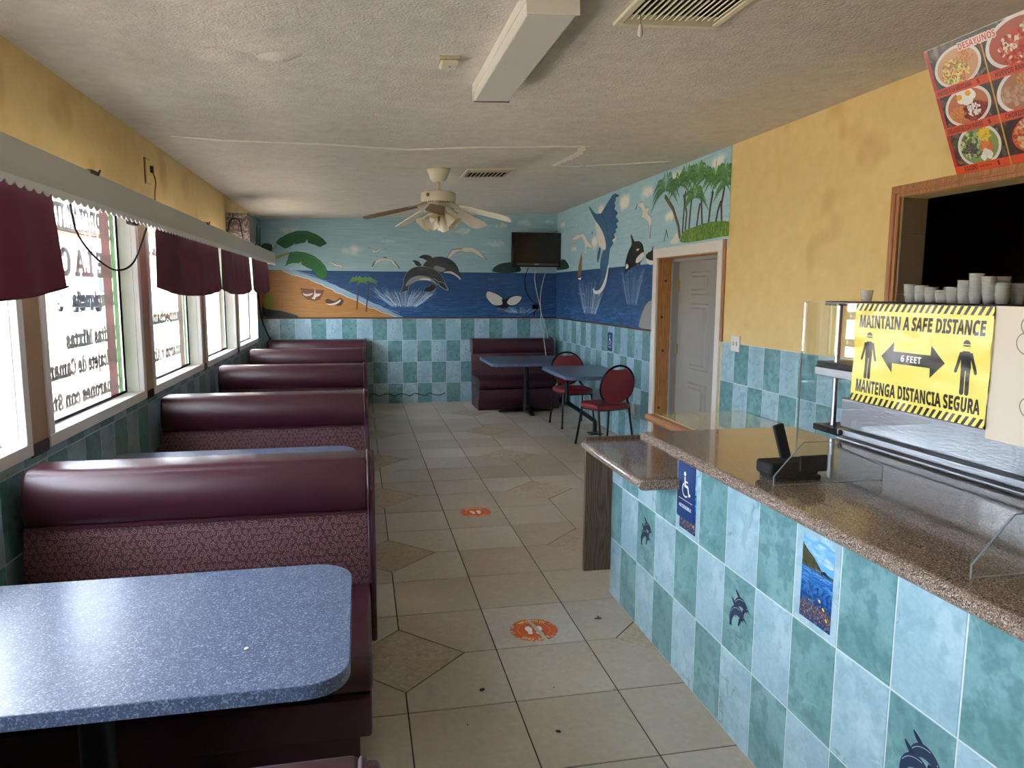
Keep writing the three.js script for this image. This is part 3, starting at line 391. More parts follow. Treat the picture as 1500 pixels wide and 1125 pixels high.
// ---------- floor ----------
const floor = structure('floor', 'beige tiled floor with darker diamond insets');
mesh('grout_bed', bb(XL - 0.15, XR + 0.3, -0.12, -0.003, ZB - 0.15, ZF + 0.15), M.floorGrout, floor);
{
  const PX = 0.409, PZ = 0.411, X0 = 0.146, Z0 = -2.93, CUT = 0.268, gap = 0.0028, t = 0.012;
  const clipPoly = (poly, ax, lim, sgn) => { const out = []; for (let i = 0; i < poly.length; i++) { const a = poly[i], b = poly[(i + 1) % poly.length], ia = sgn * (a[ax] - lim) >= 0, ib = sgn * (b[ax] - lim) >= 0; if (ia) out.push(a); if (ia !== ib) { const k = (lim - a[ax]) / (b[ax] - a[ax]); out.push([a[0] + (b[0] - a[0]) * k, a[1] + (b[1] - a[1]) * k]); } } return out; };
  const lim = (q) => { q = clipPoly(q, 0, XL, 1); q = clipPoly(q, 0, XR, -1); q = clipPoly(q, 1, ZB, 1); return clipPoly(q, 1, ZF, -1); };
  const areaOf = (q) => Math.abs(q.reduce((s, a, i) => { const b = q[(i + 1) % q.length]; return s + a[0] * b[1] - a[1] * b[0]; }, 0)) / 2;
  const put = (name, q, m) => {
    q = lim(q); if (q.length < 3 || areaOf(q) < 0.0015) return;
    const cx = q.reduce((s, a) => s + a[0], 0) / q.length, cz = q.reduce((s, a) => s + a[1], 0) / q.length;
    const loc = q.map(([x, z]) => [x - cx, -(z - cz)]), key = name + loc.flat().map((k) => k.toFixed(3)).join() + Math.floor(rnd() * 3);
    if (!tileCache.has(key)) {
      // shrink every side by half a joint
      const n = loc.length, a = loc.reduce((s, p, i) => { const r = loc[(i + 1) % n]; return s + p[0] * r[1] - p[1] * r[0]; }, 0), L = a < 0 ? loc.slice().reverse() : loc;
      const sh = L.map(([x, y], i) => { const p = L[(i + n - 1) % n], r = L[(i + 1) % n], d1 = [x - p[0], y - p[1]], d2 = [r[0] - x, r[1] - y], l1 = Math.hypot(...d1), l2 = Math.hypot(...d2), n1 = [-d1[1] / l1, d1[0] / l1], n2 = [-d2[1] / l2, d2[0] / l2], k = 1 + n1[0] * n2[0] + n1[1] * n2[1]; return [x + gap * (n1[0] + n2[0]) / k, y + gap * (n1[1] + n2[1]) / k]; });
      tileCache.set(key, tileGeo(sh, t, 0.0012, rr(0, 3), rr(0, 3)));
    }
    const o = new THREE.Mesh(tileCache.get(key), m); o.name = name; o.receiveShadow = o.castShadow = true; floor.add(o); face(o, 'floor', cx, -t, cz);
  };
  for (let i = -4; i <= 7; i++) for (let j = -19; j <= 12; j++) {
    const x0 = X0 + i * PX, x1 = x0 + PX, z0 = Z0 + j * PZ, z1 = z0 + PZ, q = [], d = (a, b) => ((a % 3) + 3) % 3 === 0 && ((b % 3) + 3) % 3 === 0;
    const corner = (ci, cj, x, z, ax, az, bx, bz) => { if (d(ci, cj)) q.push([x + ax * CUT, z + az * CUT], [x + bx * CUT, z + bz * CUT]); else q.push([x, z]); };
    corner(i, j, x0, z0, 0, 1, 1, 0); corner(i + 1, j, x1, z0, -1, 0, 0, 1); corner(i + 1, j + 1, x1, z1, 0, -1, -1, 0); corner(i, j + 1, x0, z1, 1, 0, 0, -1);
    put('floor_tile', q, M.floorTile[Math.floor(rnd() * 3)]);
    if (d(i, j)) put('diamond_tile', [[x0 - CUT, z0], [x0, z0 - CUT], [x0 + CUT, z0], [x0, z0 + CUT]], M.insetTile);
  }
}

// ---------- ceiling ----------
const ceiling = structure('ceiling', 'sloping plastered ceiling');
{
  const s = new THREE.Shape([[XL - 0.6, ceilY(XL - 0.6)], [XR + 0.4, ceilY(XR + 0.4)], [XR + 0.4, 3.05], [XL - 0.6, 3.05]].map((p) => new THREE.Vector2(...p)));
  mesh('plaster', new THREE.ExtrudeGeometry(s, { depth: ZF + 0.4 - (ZB - 0.3), bevelEnabled: false }).translate(0, 0, ZB - 0.3), M.ceiling, ceiling);
  const ribbon = (pts, w) => {   // a smeared strip of filler, a few millimetres proud
    const L = [], Rr = []; const fine = new THREE.CatmullRomCurve3(pts.map(([x, z]) => V(x, 0, z)), false, 'catmullrom', 0.1).getPoints(pts.length * 9);
    fine.forEach((p, i) => { const q = fine[Math.min(i + 1, fine.length - 1)], o = fine[Math.max(0, i - 1)], d = q.clone().sub(o).normalize(), k = w * rr(0.55, 1.3); L.push([p.x - d.z * k, p.z + d.x * k]); Rr.push([p.x + d.z * k, p.z - d.x * k]); });
    return slab([...L, ...Rr.reverse()], -0.004, 0.0, 0);
  };
  const onCeil = (g) => { const p = g.attributes.position; for (let i = 0; i < p.count; i++) p.setY(i, p.getY(i) + ceilY(p.getX(i))); g.computeVertexNormals(); return g; };
  for (const [pts, w] of [[[[-1.09, -4.8], [-0.8, -4.94], [-0.18, -5.07], [0.37, -5.27], [0.84, -5.18], [1.61, -5.16]], 0.022], [[[1.61, -5.16], [1.66, -5.5], [1.6, -5.98], [1.85, -6.02]], 0.03], [[[1.9, -6.02], [2.2, -5.93], [2.58, -5.81]], 0.018]]) mesh('filler_patch', onCeil(ribbon(pts, w)), M.patch, ceiling);
  const flake = (w, d, drop, x, z, turn) => { const g = new THREE.PlaneGeometry(w, d, 24, 8), p = g.attributes.position; for (let i = 0; i < p.count; i++) { const u = p.getX(i) / w + 0.5, v = p.getY(i) / d + 0.5; p.setXYZ(i, p.getX(i), -0.0015 - drop * Math.sin(PI * u) ** 2 * Math.sin(PI * v), p.getY(i) * (0.25 + 0.75 * Math.sin(PI * Math.min(1, u * 0.9 + 0.1)))); } g.computeVertexNormals(); g.rotateY(turn).translate(x, 0, z); return onCeil(g); };
  mesh('loose_paint_flake', [flake(0.3, 0.2, 0.02, -0.52, -3.26, 0.35)], M.ceiling, ceiling); mesh('loose_paint_flake', [flake(0.22, 0.12, 0.022, -0.3, -3.24, -0.5)], M.ceiling, ceiling);
}

// ---------- walls ----------
const wallBack = structure('wall_back', 'far wall with painted sea mural above green tiles');
mesh('wall_body', bb(XL - 0.3, XR + 0.3, 0, 2.8, ZB - 0.15, ZB), M.yellow, wallBack);
mesh('grout_bed', bb(XL, XR, 0, TILE_TOP, ZB, ZB + 0.0058), M.grout, wallBack);
function shapePlane(name, pts, uvf, m, parent, side, x, y, z) {
  const g = new THREE.ShapeGeometry(new THREE.Shape(pts.map((p) => new THREE.Vector2(...p)))), p = g.attributes.position, uv = g.attributes.uv;
  for (let i = 0; i < p.count; i++) uv.setXY(i, ...uvf(p.getX(i), p.getY(i)));
  const o = new THREE.Mesh(g, m); o.name = name; o.receiveShadow = true; parent.add(o); return face(o, side, x, y, z);
}
{
  const W = XR - XL, H = W * 760 / 2048;
  shapePlane('mural', [[0, TILE_TOP], [W, TILE_TOP], [W, 2.66], [0, 2.47]], (u, v) => [u / W, (v - (2.675 - H)) / H], M.muralBack, wallBack, 'back', XL, 0, ZB + 0.003);
  for (let k = -7; k < 15; k++) {
    const x0 = Math.max(XL, -0.038 + 0.2018 * k), x1 = Math.min(XR, -0.038 + 0.2018 * (k + 1)); if (x1 - x0 < 0.02) continue;
    for (let r = 0; r < 4; r++) {
      const y1 = TILE_TOP - r * 0.298, y0 = Math.max(0.0, y1 - 0.298), dark = (((k - 1) % 2 + 2) % 2 === 0) === (r % 2 === 0);
      placeTile('tile', x1 - x0 - 0.004, y1 - y0 - 0.004, 0.007, 'back', (x0 + x1) / 2, (y0 + y1) / 2, ZB, dark ? M.tileDark : M.tileLight, wallBack);
    }
  }
}
const trim1 = structure('trim_1', 'thin brown wooden strip under the mural on the far wall');
mesh('strip', rbb(XL, XR, TILE_TOP, TILE_TOP + 0.02, ZB, ZB + 0.014, 0.003), M.brownTrim, trim1);

// right wall with the doorway and the serving hatch
const DOOR = { z0: -6.46, z1: -5.25, y: 1.885 }, HATCH = { z0: -3.33, z1: -0.85, y0: 1.44, y1: 2.045 };
const wallRight = structure('wall_right', 'wall with mural, yellow paint, doorway and serving hatch');
{
  const x0 = XR, x1 = XR + 0.15, seg = (z0, z1, y0, y1) => bb(x0, x1, y0, y1, z0, z1);
  mesh('wall_body', [seg(ZB - 0.15, DOOR.z0, 0, 2.8), seg(DOOR.z0, DOOR.z1, DOOR.y, 2.8), seg(DOOR.z1, HATCH.z0, 0, 2.8), seg(HATCH.z0, HATCH.z1, 0, HATCH.y0), seg(HATCH.z0, HATCH.z1, HATCH.y1, 2.8), seg(HATCH.z1, ZF + 0.15, 0, 2.8)], M.yellow, wallRight);
  mesh('grout_bed', [bb(XR - 0.0058, XR, 0, TILE_TOP, ZB, DOOR.z0 - 0.08), bb(XR - 0.0058, XR, 0, TILE_TOP, DOOR.z1 + 0.09, -2.4)], M.grout, wallRight);
  const put = (za, zb, k, off) => {
    const z0 = za, z1 = zb; if (z1 - z0 < 0.02) return;
    for (let r = 0; r < 4; r++) { const y1 = TILE_TOP - r * 0.298, y0 = Math.max(0, y1 - 0.298), dark = (((k + off) % 2 + 2) % 2 === 0) === (r % 2 === 0); placeTile('tile', z1 - z0 - 0.004, y1 - y0 - 0.004, 0.007, 'right', XR, (y0 + y1) / 2, (z0 + z1) / 2, dark ? M.tileDark : M.tileLight, wallRight); }
  };
  for (let k = 0; k < 18; k++) put(Math.max(ZB, -6.573 - 0.2055 * (k + 1)), Math.min(DOOR.z0 - 0.075, -6.573 - 0.2055 * k), k, 0);
  for (let k = -1; k < 13; k++) put(Math.max(DOOR.z1 + 0.085, -4.955 + 0.2035 * k), Math.min(-2.4, -4.955 + 0.2035 * (k + 1)), k, 0);
  const W = 4.92, H = W * 620 / 2048, zz = (z) => z - ZB;
  shapePlane('mural', [[0, TILE_TOP], [zz(DOOR.z0) - 0.02, TILE_TOP], [zz(DOOR.z0) - 0.02, DOOR.y + 0.02], [zz(-5.13), DOOR.y + 0.02], [zz(-5.13), 2.66], [0, 2.66]], (u, v) => [u / W, (v - (2.66 - H)) / H], M.muralRight, wallRight, 'right', XR - 0.003, 0, ZB);
}
const trim2 = structure('trim_2', 'thin brown wooden strip under the mural beside the doorway');
mesh('strip', rbb(XR - 0.014, XR, TILE_TOP, TILE_TOP + 0.02, ZB, DOOR.z0 - 0.07, 0.003), M.brownTrim, trim2);
{
  const t = structure('trim_3', 'oak frame round the serving hatch');
  const z0 = HATCH.z0, z1 = HATCH.z1, w = 0.062, x0 = XR - 0.02, x1 = XR;
  mesh('frame_stile', rbb(x0, x1, 1.5, HATCH.y1 + w, z0 - w, z0, 0.006), M.oak, t);
  mesh('frame_stile', rbb(x0, x1, 1.5, HATCH.y1 + w, z1, z1 + w, 0.006), M.oak, t);
  mesh('frame_head', rbb(x0, x1, HATCH.y1, HATCH.y1 + w, z0, z1, 0.006), M.oak, t);
  mesh('frame_bead', [rbb(x0 - 0.008, x0 + 0.002, HATCH.y1 + 0.02, HATCH.y1 + 0.032, z0 - 0.03, z1 + 0.03, 0.003), rbb(x0 - 0.008, x0 + 0.002, 1.5, HATCH.y1 + 0.03, z0 - 0.032, z0 - 0.02, 0.003)], M.oak, t);
  for (const [y0, y1] of [[1.44, 1.55], [1.55, 1.86], [1.86, 2.045]]) { const o = mesh('jamb_tile', rbb(XR + 0.002, XR + 0.15, y0 + 0.001, y1 - 0.001, z0 - 0.002, z0 + 0.008, 0.002), M.jambTile, t); o.name = 'jamb_tile'; }
}
// dark kitchen behind the hatch and the closed-off room behind the door
{
  const k = structure('wall_kitchen', 'unlit kitchen behind the serving hatch');
  const x0 = XR + 0.15, x1 = 7.2, z0 = -5.0, z1 = ZF + 0.15;
  mesh('kitchen_wall', [bb(x1, x1 + 0.1, 0, 2.9, z0, z1), bb(x0, x1, 0, 2.9, z0 - 0.1, z0), bb(x0, x1, 0, 2.9, z1, z1 + 0.1)], M.kitchen, k);
  mesh('kitchen_ceiling', bb(x0, x1 + 0.1, 2.62, 2.9, z0 - 0.1, z1 + 0.1), M.kitchen, k);
  mesh('kitchen_floor', bb(x0 + 0.15, x1 + 0.1, -0.12, 0, z0 - 0.1, z1 + 0.1), M.kitchen, k);
  const h = thing('range_hood', 'dim steel range hood inside the dark kitchen', 'hood', [4.9, 1.9, -2.6]);
  mesh('canopy', new THREE.CylinderGeometry(0.55, 0.95, 0.35, 4, 1).rotateY(PI / 4).scale(0.62, 1, 1.4).translate(0, 0.18, 0), M.steelDark, h);
  mesh('duct', bb(-0.18, 0.18, 0.34, 0.72, -0.25, 0.25), M.steelDark, h);
}
const wallFront = structure('wall_front', 'yellow wall behind the viewer');
mesh('wall_body', bb(XL - 0.3, XR + 0.3, 0, 2.8, ZF, ZF + 0.15), M.yellow, wallFront);

// left wall with a row of windows
const WIN = [[-0.02, -1.44], [-1.6, -3.03], [-3.19, -4.56], [-4.72, -6.165], [-6.3, -7.82], [-7.95, -9.42]];   // outer edges of the white casings, z near / z far
const WY0 = 0.915, WY1 = 2.06, CAS = 0.05, XG = -1.337;
const wallLeft = structure('wall_left', 'window wall, yellow above and tiled below');
{
  const x0 = XL - 0.15, x1 = XL, open = WIN.map(([a, b]) => [a - CAS * 0.4, b + CAS * 0.4]);
  const g = [bb(x0, x1, 0, WY0 + 0.03, ZB - 0.15, ZF + 0.15), bb(x0, x1, WY1 - 0.03, 2.8, ZB - 0.15, ZF + 0.15)];
  const edges = [ZF + 0.15, ...open.flat(), ZB - 0.15];
  for (let i = 0; i < edges.length; i += 2) g.push(bb(x0, x1, WY0 + 0.03, WY1 - 0.03, edges[i + 1], edges[i]));
  mesh('wall_body', g, M.yellow, wallLeft);
  mesh('grout_bed', [bb(XL, XL + 0.0058, 0, WY0, ZB, -0.4), bb(XL, XL + 0.0058, WY0, TILE_TOP, ZB, -9.45)], M.grout, wallLeft);
  for (let k = -16; k < 33; k++) {
    const z1 = -3.58 - 0.2035 * k, z0 = Math.max(ZB, z1 - 0.2035); if (z1 - z0 < 0.02) continue;
    const rows = [[0.877, WY0], [0.579, 0.877], [0.281, 0.579], [0, 0.281]]; if (z1 < -9.4) rows[0][1] = TILE_TOP;
    rows.forEach(([y0, y1], r) => { const dark = ((k % 2 + 2) % 2 === 0) === (r % 2 === 1); placeTile('tile', z1 - z0 - 0.004, y1 - y0 - 0.004, 0.007, 'left', XL, (y0 + y1) / 2, (z0 + z1) / 2, dark ? M.tileDark : M.tileLight, wallLeft); });
  }
  for (let i = 0; i < WIN.length - 1; i++) { const a = WIN[i][1], b = WIN[i + 1][0]; mesh('mullion_post', rbb(XL, XL + 0.01, WY0 + 0.04, WY1, b, a, 0.003), M.post, wallLeft); mesh('post_block', rbb(XL, XL + 0.012, WY0 - 0.01, WY0 + 0.04, b, a, 0.003), M.block, wallLeft); }
  shapePlane('mural', [[0, TILE_TOP], [0.63, TILE_TOP], [0.63, 2.47], [0.1, 2.47], [0, 2.2]], (u, v) => [u / 0.66, (v - (2.48 - 1.32)) / 1.32], M.muralLeft, wallLeft, 'left', XL + 0.003, 0, -9.42);
}
// window lettering, drawn as read from outside
const vinylFilm = (t) => phys({ map: t, roughness: 0.9, transmission: 0.04, thickness: 0, transparent: true, side: THREE.DoubleSide });
function letterTex(draw) { return canvasTex(1024, 840, (c, w, h) => { c.clearRect(0, 0, w, h); const S = w / 1.27; draw(c, S, (v) => (2.0 - v) * S); }); }
const gold = '#7a7772';
function words(c, S, Y, list) { c.textBaseline = 'alphabetic'; for (const [t, x, y, size, wid] of list) { c.font = `bold ${Math.round(size * S)}px serif`; c.fillStyle = gold; c.save(); c.translate(x * S, Y(y)); const m = c.measureText(t).width; if (wid) c.scale(wid * S / m, 1); c.fillText(t, 0, 0); c.strokeStyle = gold; c.lineJoin = 'round'; c.lineWidth = 11; c.strokeText(t, 0, 0); c.restore(); } }
function shrimp(c, S, Y, x, y, k) { c.strokeStyle = gold; for (let i = 0; i < 9; i++) { const a = -0.4 + i * 0.34, px = (x + k * Math.cos(a) * 1.1) * S, py = Y(y + k * Math.sin(a) * 1.5); c.lineWidth = (0.035 - i * 0.002) * S; c.beginPath(); c.moveTo(px - 0.03 * S * Math.cos(a), py + 0.03 * S * Math.sin(a)); c.lineTo(px + 0.045 * S * Math.cos(a), py - 0.045 * S * Math.sin(a)); c.stroke(); } c.lineWidth = 0.012 * S; c.beginPath(); c.ellipse((x + 0.2) * S, Y(y - 0.08), 0.03 * S, 0.12 * S, 0.2, 0, 7); c.stroke(); }
function goblet(c, S, Y, x, y) { c.strokeStyle = gold; c.lineWidth = 0.012 * S; c.beginPath(); c.moveTo((x - 0.1) * S, Y(y + 0.2)); c.quadraticCurveTo((x - 0.07) * S, Y(y + 0.02), x * S, Y(y)); c.quadraticCurveTo((x + 0.07) * S, Y(y + 0.02), (x + 0.1) * S, Y(y + 0.2)); c.closePath(); c.stroke(); c.beginPath(); c.moveTo(x * S, Y(y)); c.lineTo(x * S, Y(y - 0.1)); c.moveTo((x - 0.06) * S, Y(y - 0.1)); c.lineTo((x + 0.06) * S, Y(y - 0.1)); c.stroke(); for (let i = 0; i < 7; i++) { c.beginPath(); c.arc((x - 0.08 + i * 0.027) * S, Y(y + 0.22 + 0.03 * Math.sin(i * 2)), 0.022 * S, 0, 7); c.stroke(); } }
const LET = [
  null, null,
  letterTex((c, S, Y) => { words(c, S, Y, [['ESPECIALIDADES', 0.03, 1.83, 0.17, 1.2], ['DE LA CASA', 0.06, 1.62, 0.17, 1.1], ['Tampiqueña', 0.06, 1.47, 0.09, 0.62], ['Fajitas Mixtas', 0.07, 1.27, 0.1, 0.72], ['Molcajete de Camarones', 0.07, 1.14, 0.1, 1.15], ['Camarones con Steak', 0.04, 0.99, 0.1, 1.13]]); shrimp(c, S, Y, 1.08, 1.42, 0.1); }),
  letterTex((c, S, Y) => { words(c, S, Y, [['COCTEL', 0.1, 1.8, 0.17, 1.1], ['Camarón', 0.1, 1.6, 0.1, 0.6], ['Campechana', 0.1, 1.36, 0.1, 0.85], ['Camarón y Abulón', 0.1, 1.12, 0.1, 1.05]]); goblet(c, S, Y, 1.13, 1.45); }),
  letterTex((c, S) => { c.strokeStyle = gold; c.lineWidth = 7; for (let r = 0; r < 3; r++) for (let k = 0; k < 7; k++) { c.beginPath(); c.arc((0.55 + k * 0.07) * S, (0.45 + r * 0.19) * S, 0.028 * S, rr(0, 3), rr(4, 6)); c.stroke(); } }),
  letterTex((c, S, Y) => { shrimp(c, S, Y, 0.6, 1.3, 0.12); goblet(c, S, Y, 0.7, 1.45); }),
];
WIN.forEach(([za, zb], i) => {
  const w = structure('window_' + (i + 1), 'white-cased fixed shop window with vinyl lettering'), x1 = XL + 0.018;
  const cs = (a, b, c, d) => rbb(XL - 0.012, x1, c, d, Math.min(a, b), Math.max(a, b), 0.004);
  mesh('casing', cs(za, zb, WY0, WY0 + CAS), M.white, w); mesh('casing', cs(za, zb, WY1 - CAS, WY1), M.white, w);
  mesh('casing', cs(za - CAS, za, WY0 + CAS, WY1 - CAS), M.white, w); mesh('casing', cs(zb, zb + CAS, WY0 + CAS, WY1 - CAS), M.white, w);
  const oa = za - CAS, ob = zb + CAS;
  mesh('sill', bb(XG - 0.05, XL - 0.01, WY0 + 0.028, WY0 + CAS - 0.005, ob, oa), M.white, w);
  mesh('jamb', [bb(XG - 0.05, XL - 0.01, WY0 + CAS - 0.01, WY1 - CAS, oa - 0.004, oa + 0.028), bb(XG - 0.05, XL - 0.01, WY0 + CAS - 0.01, WY1 - CAS, ob - 0.028, ob + 0.004), bb(XG - 0.05, XL - 0.01, WY1 - CAS - 0.005, WY1 - CAS + 0.02, ob, oa)], M.white, w);
  mesh('glazing_bead', [bb(XG + 0.003, XG + 0.012, WY0 + CAS - 0.005, WY0 + CAS + 0.008, ob, oa), bb(XG + 0.003, XG + 0.012, WY0 + CAS, WY1 - CAS, ob, ob + 0.012)], M.black, w);
  mesh('pane', bb(XG - 0.003, XG + 0.003, WY0 + CAS - 0.008, WY1 - CAS, ob, oa), M.glass, w);
  if (LET[i]) {
    const W = oa - ob; LET[i].wrapS = LET[i].wrapT = THREE.ClampToEdgeWrapping;
    decal('lettering', W - 0.02, W * 840 / 1024 - 0.02, 'right', XG - 0.006, 2.0 - W * 840 / 1024 / 2, (oa + ob) / 2, vinylFilm(LET[i]), w);
  }
  if (i >= 2 && i < 5) {
    const st = (z0, z1, col) => mesh('colour_stripe', bb(XG - 0.0052, XG - 0.0048, WY0 + CAS, WY1 - CAS, z0, z1), phys({ color: col, roughness: 0.9, transmission: 0.3, thickness: 0 }), w);
    st(ob + 0.012, ob + 0.085, 0xa8d89c); st(ob + 0.095, ob + 0.235, 0xc88088);
  }
});

// ---------- door ----------
{
  const d = structure('door_1', 'grey panelled door in a white-cased doorway');
  const { z0, z1, y } = DOOR, xi = XR, cw = 0.075;
  mesh('casing', rbb(xi - 0.02, xi + 0.005, 0, y + 0.0, z0 - cw, z0 + 0.012, 0.004), M.casing, d);
  mesh('casing', rbb(xi - 0.02, xi + 0.005, 0, y + 0.0, z1 - 0.012, z1 + cw - 0.012, 0.004), M.casing, d);
  mesh('casing', rbb(xi - 0.022, xi + 0.005, y - 0.012, y + cw, z0 - cw, z1 + cw - 0.012, 0.004), M.casing, d);
  mesh('side_strip', rbb(xi - 0.014, xi, TILE_TOP, y + cw, z1 + cw - 0.01, z1 + cw + 0.022, 0.003), M.oak, d);
  const jl = mesh('jamb', bb(xi - 0.001, xi + 0.13, 0, y, z0, z0 + 0.02), M.pine, d); tag(jl, 'knotty pine jamb');
  for (const yy of [0.45, 1.0, 1.32, 1.66]) mesh('knot', new THREE.SphereGeometry(1, 10, 6).scale(0.012, 0.014, 0.002).translate(xi + 0.06 + 0.02 * Math.sin(yy * 9), yy, z0 + 0.0205), M.block, d);
  mesh('jamb', [bb(xi - 0.001, xi + 0.2, 0, y, z1 - 0.02, z1), bb(xi - 0.001, xi + 0.2, y - 0.02, y, z0, z1)], M.pine, d);
  mesh('inner_frame', [bb(xi + 0.13, xi + 0.21, 0, y, z0, z0 + 0.055), bb(xi + 0.13, xi + 0.21, y - 0.05, y, z0, z1)], M.doorGray, d);
  const leaf = mesh('door_leaf', rbb(xi + 0.19, xi + 0.23, 0.01, y - 0.04, z0 + 0.058, z1, 0.004), M.doorGray, d);
  const w = z1 - z0 - 0.06, c0 = z0 + 0.06;
  for (const [a, b] of [[0.24, 0.55], [0.64, 0.95]]) for (const [y0, y1] of [[1.53, 1.74], [0.86, 1.46], [0.14, 0.74]]) {
    const za = c0 + a * w, zb = c0 + b * w, X = xi + 0.19, R = 0.035;
    // raised panel: sunk frame and a proud field
    const g = tileGeo([[-(zb - za) / 2, -(y1 - y0) / 2], [(zb - za) / 2, -(y1 - y0) / 2], [(zb - za) / 2, (y1 - y0) / 2], [-(zb - za) / 2, (y1 - y0) / 2]], 0.016, 0.014);
    const o = new THREE.Mesh(g, M.doorGray); o.name = 'door_panel'; o.castShadow = o.receiveShadow = true; d.add(o); face(o, 'right', X + 0.001, (y0 + y1) / 2, (za + zb) / 2);
    const f = new THREE.Mesh(tileGeo([[-(zb - za) / 2 + R, -(y1 - y0) / 2 + R], [(zb - za) / 2 - R, -(y1 - y0) / 2 + R], [(zb - za) / 2 - R, (y1 - y0) / 2 - R], [-(zb - za) / 2 + R, (y1 - y0) / 2 - R]], 0.02, 0.018), M.doorGray); f.name = 'panel_field'; f.castShadow = f.receiveShadow = true; d.add(f); face(f, 'right', X - 0.01, (y0 + y1) / 2, (za + zb) / 2);
  }
  for (const yy of [0.3, 1.02, 1.62]) mesh('hinge', [cyl(0.008, 0.008, 0.09, xi + 0.183, yy, z0 + 0.058, 10), bb(xi + 0.186, xi + 0.19, yy - 0.045, yy + 0.045, z0 + 0.055, z0 + 0.085)], M.brass, d);
}

// ---------- booths ----------
function benchSide(o, s, x0, x1, z) {   // one seat facing s (+1 towards the viewer) from the middle plane z
  const Z = (k) => z + s * k, p = (pts, a, b, bev, seg) => prismX(pts.map(([k, y]) => [Z(k), y]), a, b, bev, seg);
  const back = mesh('backrest', p([[0.02, 0.4], [0.15, 0.4], [0.152, 0.5], [0.135, 0.6], [0.115, 0.7], [0.02, 0.7]], x0, x1, 0.012), M.swirl, o); tag(back, 'maroon cloth with a swirl pattern');
  mesh('seam', p([[0.1, 0.694], [0.124, 0.694], [0.124, 0.703], [0.1, 0.703]], x0 + 0.005, x1 - 0.004, 0.003), M.vinyl, back);
  const cush = []; { const a = 0.13, b = 0.735, y0 = 0.285, y1 = 0.415; for (let i = 0; i <= 16; i++) { const t = i / 16; cush.push([a + (b - a - 0.045) * t, y1 + 0.016 * Math.sin(t * PI)]); } for (let i = 1; i <= 8; i++) { const q = PI / 2 - i / 8 * PI; cush.push([b - 0.045 + 0.05 * Math.cos(q), (y0 + y1) / 2 + 0.065 * Math.sin(q)]); } cush.push([a, y0]); }
  mesh('seat_cushion', p(cush, x0 + 0.0, x1 + 0.0, 0.018, 4), M.vinyl, o);
  mesh('seat_front', p([[0.1, 0.15], [0.725, 0.15], [0.73, 0.28], [0.1, 0.288]], x0, x1 - 0.004, 0.012), M.vinyl, o);
  mesh('plinth', p([[0.1, 0], [0.66, 0], [0.66, 0.155], [0.1, 0.155]], x0, x1 - 0.045), M.vinyl, o);
}
const bulge = (s, n = 12) => { const q = []; for (let i = 0; i <= n; i++) { const t = i / n, a = -0.25 * PI + t * 0.75 * PI; q.push([s * (0.062 + 0.066 * Math.cos(a)), 0.79 + (a < 0 ? 0.115 : 0.113) * Math.sin(a)]); } return q; };
const rollDouble = () => { const r = [[0.1, 0.702], ...bulge(1)], l = r.map(([k, y]) => [-k, y]).reverse(); return [...r, ...l]; };
const rollSingle = () => [[-0.1, 0.702], [0.1, 0.702], ...bulge(1), [0.03, 0.905], [-0.07, 0.905], [-0.1, 0.88]];
function roundHull(pts, grow) { const cz = pts.reduce((s, p) => s + p[0], 0) / pts.length, cy = pts.reduce((s, p) => s + p[1], 0) / pts.length; return pts.map(([k, y]) => { const d = Math.hypot(k - cz, y - cy); return [k + (k - cz) / d * grow, y + (y - cy) / d * grow]; }); }
function booth(label, z, x0, x1, double, group) {
  const o = thing('booth_bench', label, 'booth', [0, 0, z], 0, group);
  const zc = 0;
  mesh('head_roll', prismX(double ? rollDouble() : rollSingle(), x0, x1, 0.016, 4), M.vinyl, o);
  benchSide(o, 1, x0, x1, zc); if (double) benchSide(o, -1, x0, x1, zc);
  const core = double ? [[-0.11, 0.16], [0.11, 0.16], [0.15, 0.42], [0.145, 0.56], [0.118, 0.7], [0.138, 0.79], [0.1, 0.875], [0.04, 0.908], [-0.04, 0.908], [-0.1, 0.875], [-0.138, 0.79], [-0.118, 0.7], [-0.145, 0.56], [-0.15, 0.42]] : [[-0.1, 0.16], [0.11, 0.16], [0.15, 0.42], [0.145, 0.56], [0.118, 0.7], [0.138, 0.79], [0.1, 0.875], [0.04, 0.912], [-0.06, 0.912], [-0.1, 0.89]];
  mesh('end_panel', prismX(core, x1 + 0.002, x1 + 0.026, 0.009, 3), M.vinyl, o);
  mesh('back_core', prismX(core.map(([k, y]) => [k * 0.6, y * 0.93]), x0 + 0.02, x1, 0), M.vinyl, o);
  const welt = core.filter((p, i) => p[1] > 0.3).map(([k, y]) => [x1 + 0.001, y, k]);
  mesh('piping', tube(welt, 0.006, 60, 6), M.vinyl, o);
  return o;
}
const BX0 = -1.19, BX1 = 0.0;
booth('maroon double booth bench close behind the first blue speckled table', -2.9, BX0, BX1 + 0.018, true, undefined);
booth('low maroon booth bench whose rounded back crops in before the first table', -0.89, BX0, BX1 - 0.01, true);
booth('maroon double booth bench behind the second blue table', -4.75, BX0, BX1 + 0.018, true);
booth('maroon double booth bench third along the window wall counting from the first table', -6.58, BX0, BX1 + 0.025, true);
booth('maroon double booth bench next to the bench that stands against the mural wall', -8.38, BX0, BX1 + 0.03, true);
booth('dark maroon single booth bench against the tiled wall under the painted beach', -9.915, BX0, BX1 + 0.06, false);
booth('dark maroon single booth bench in the corner under the television', -9.915, 1.5, 2.64, false);

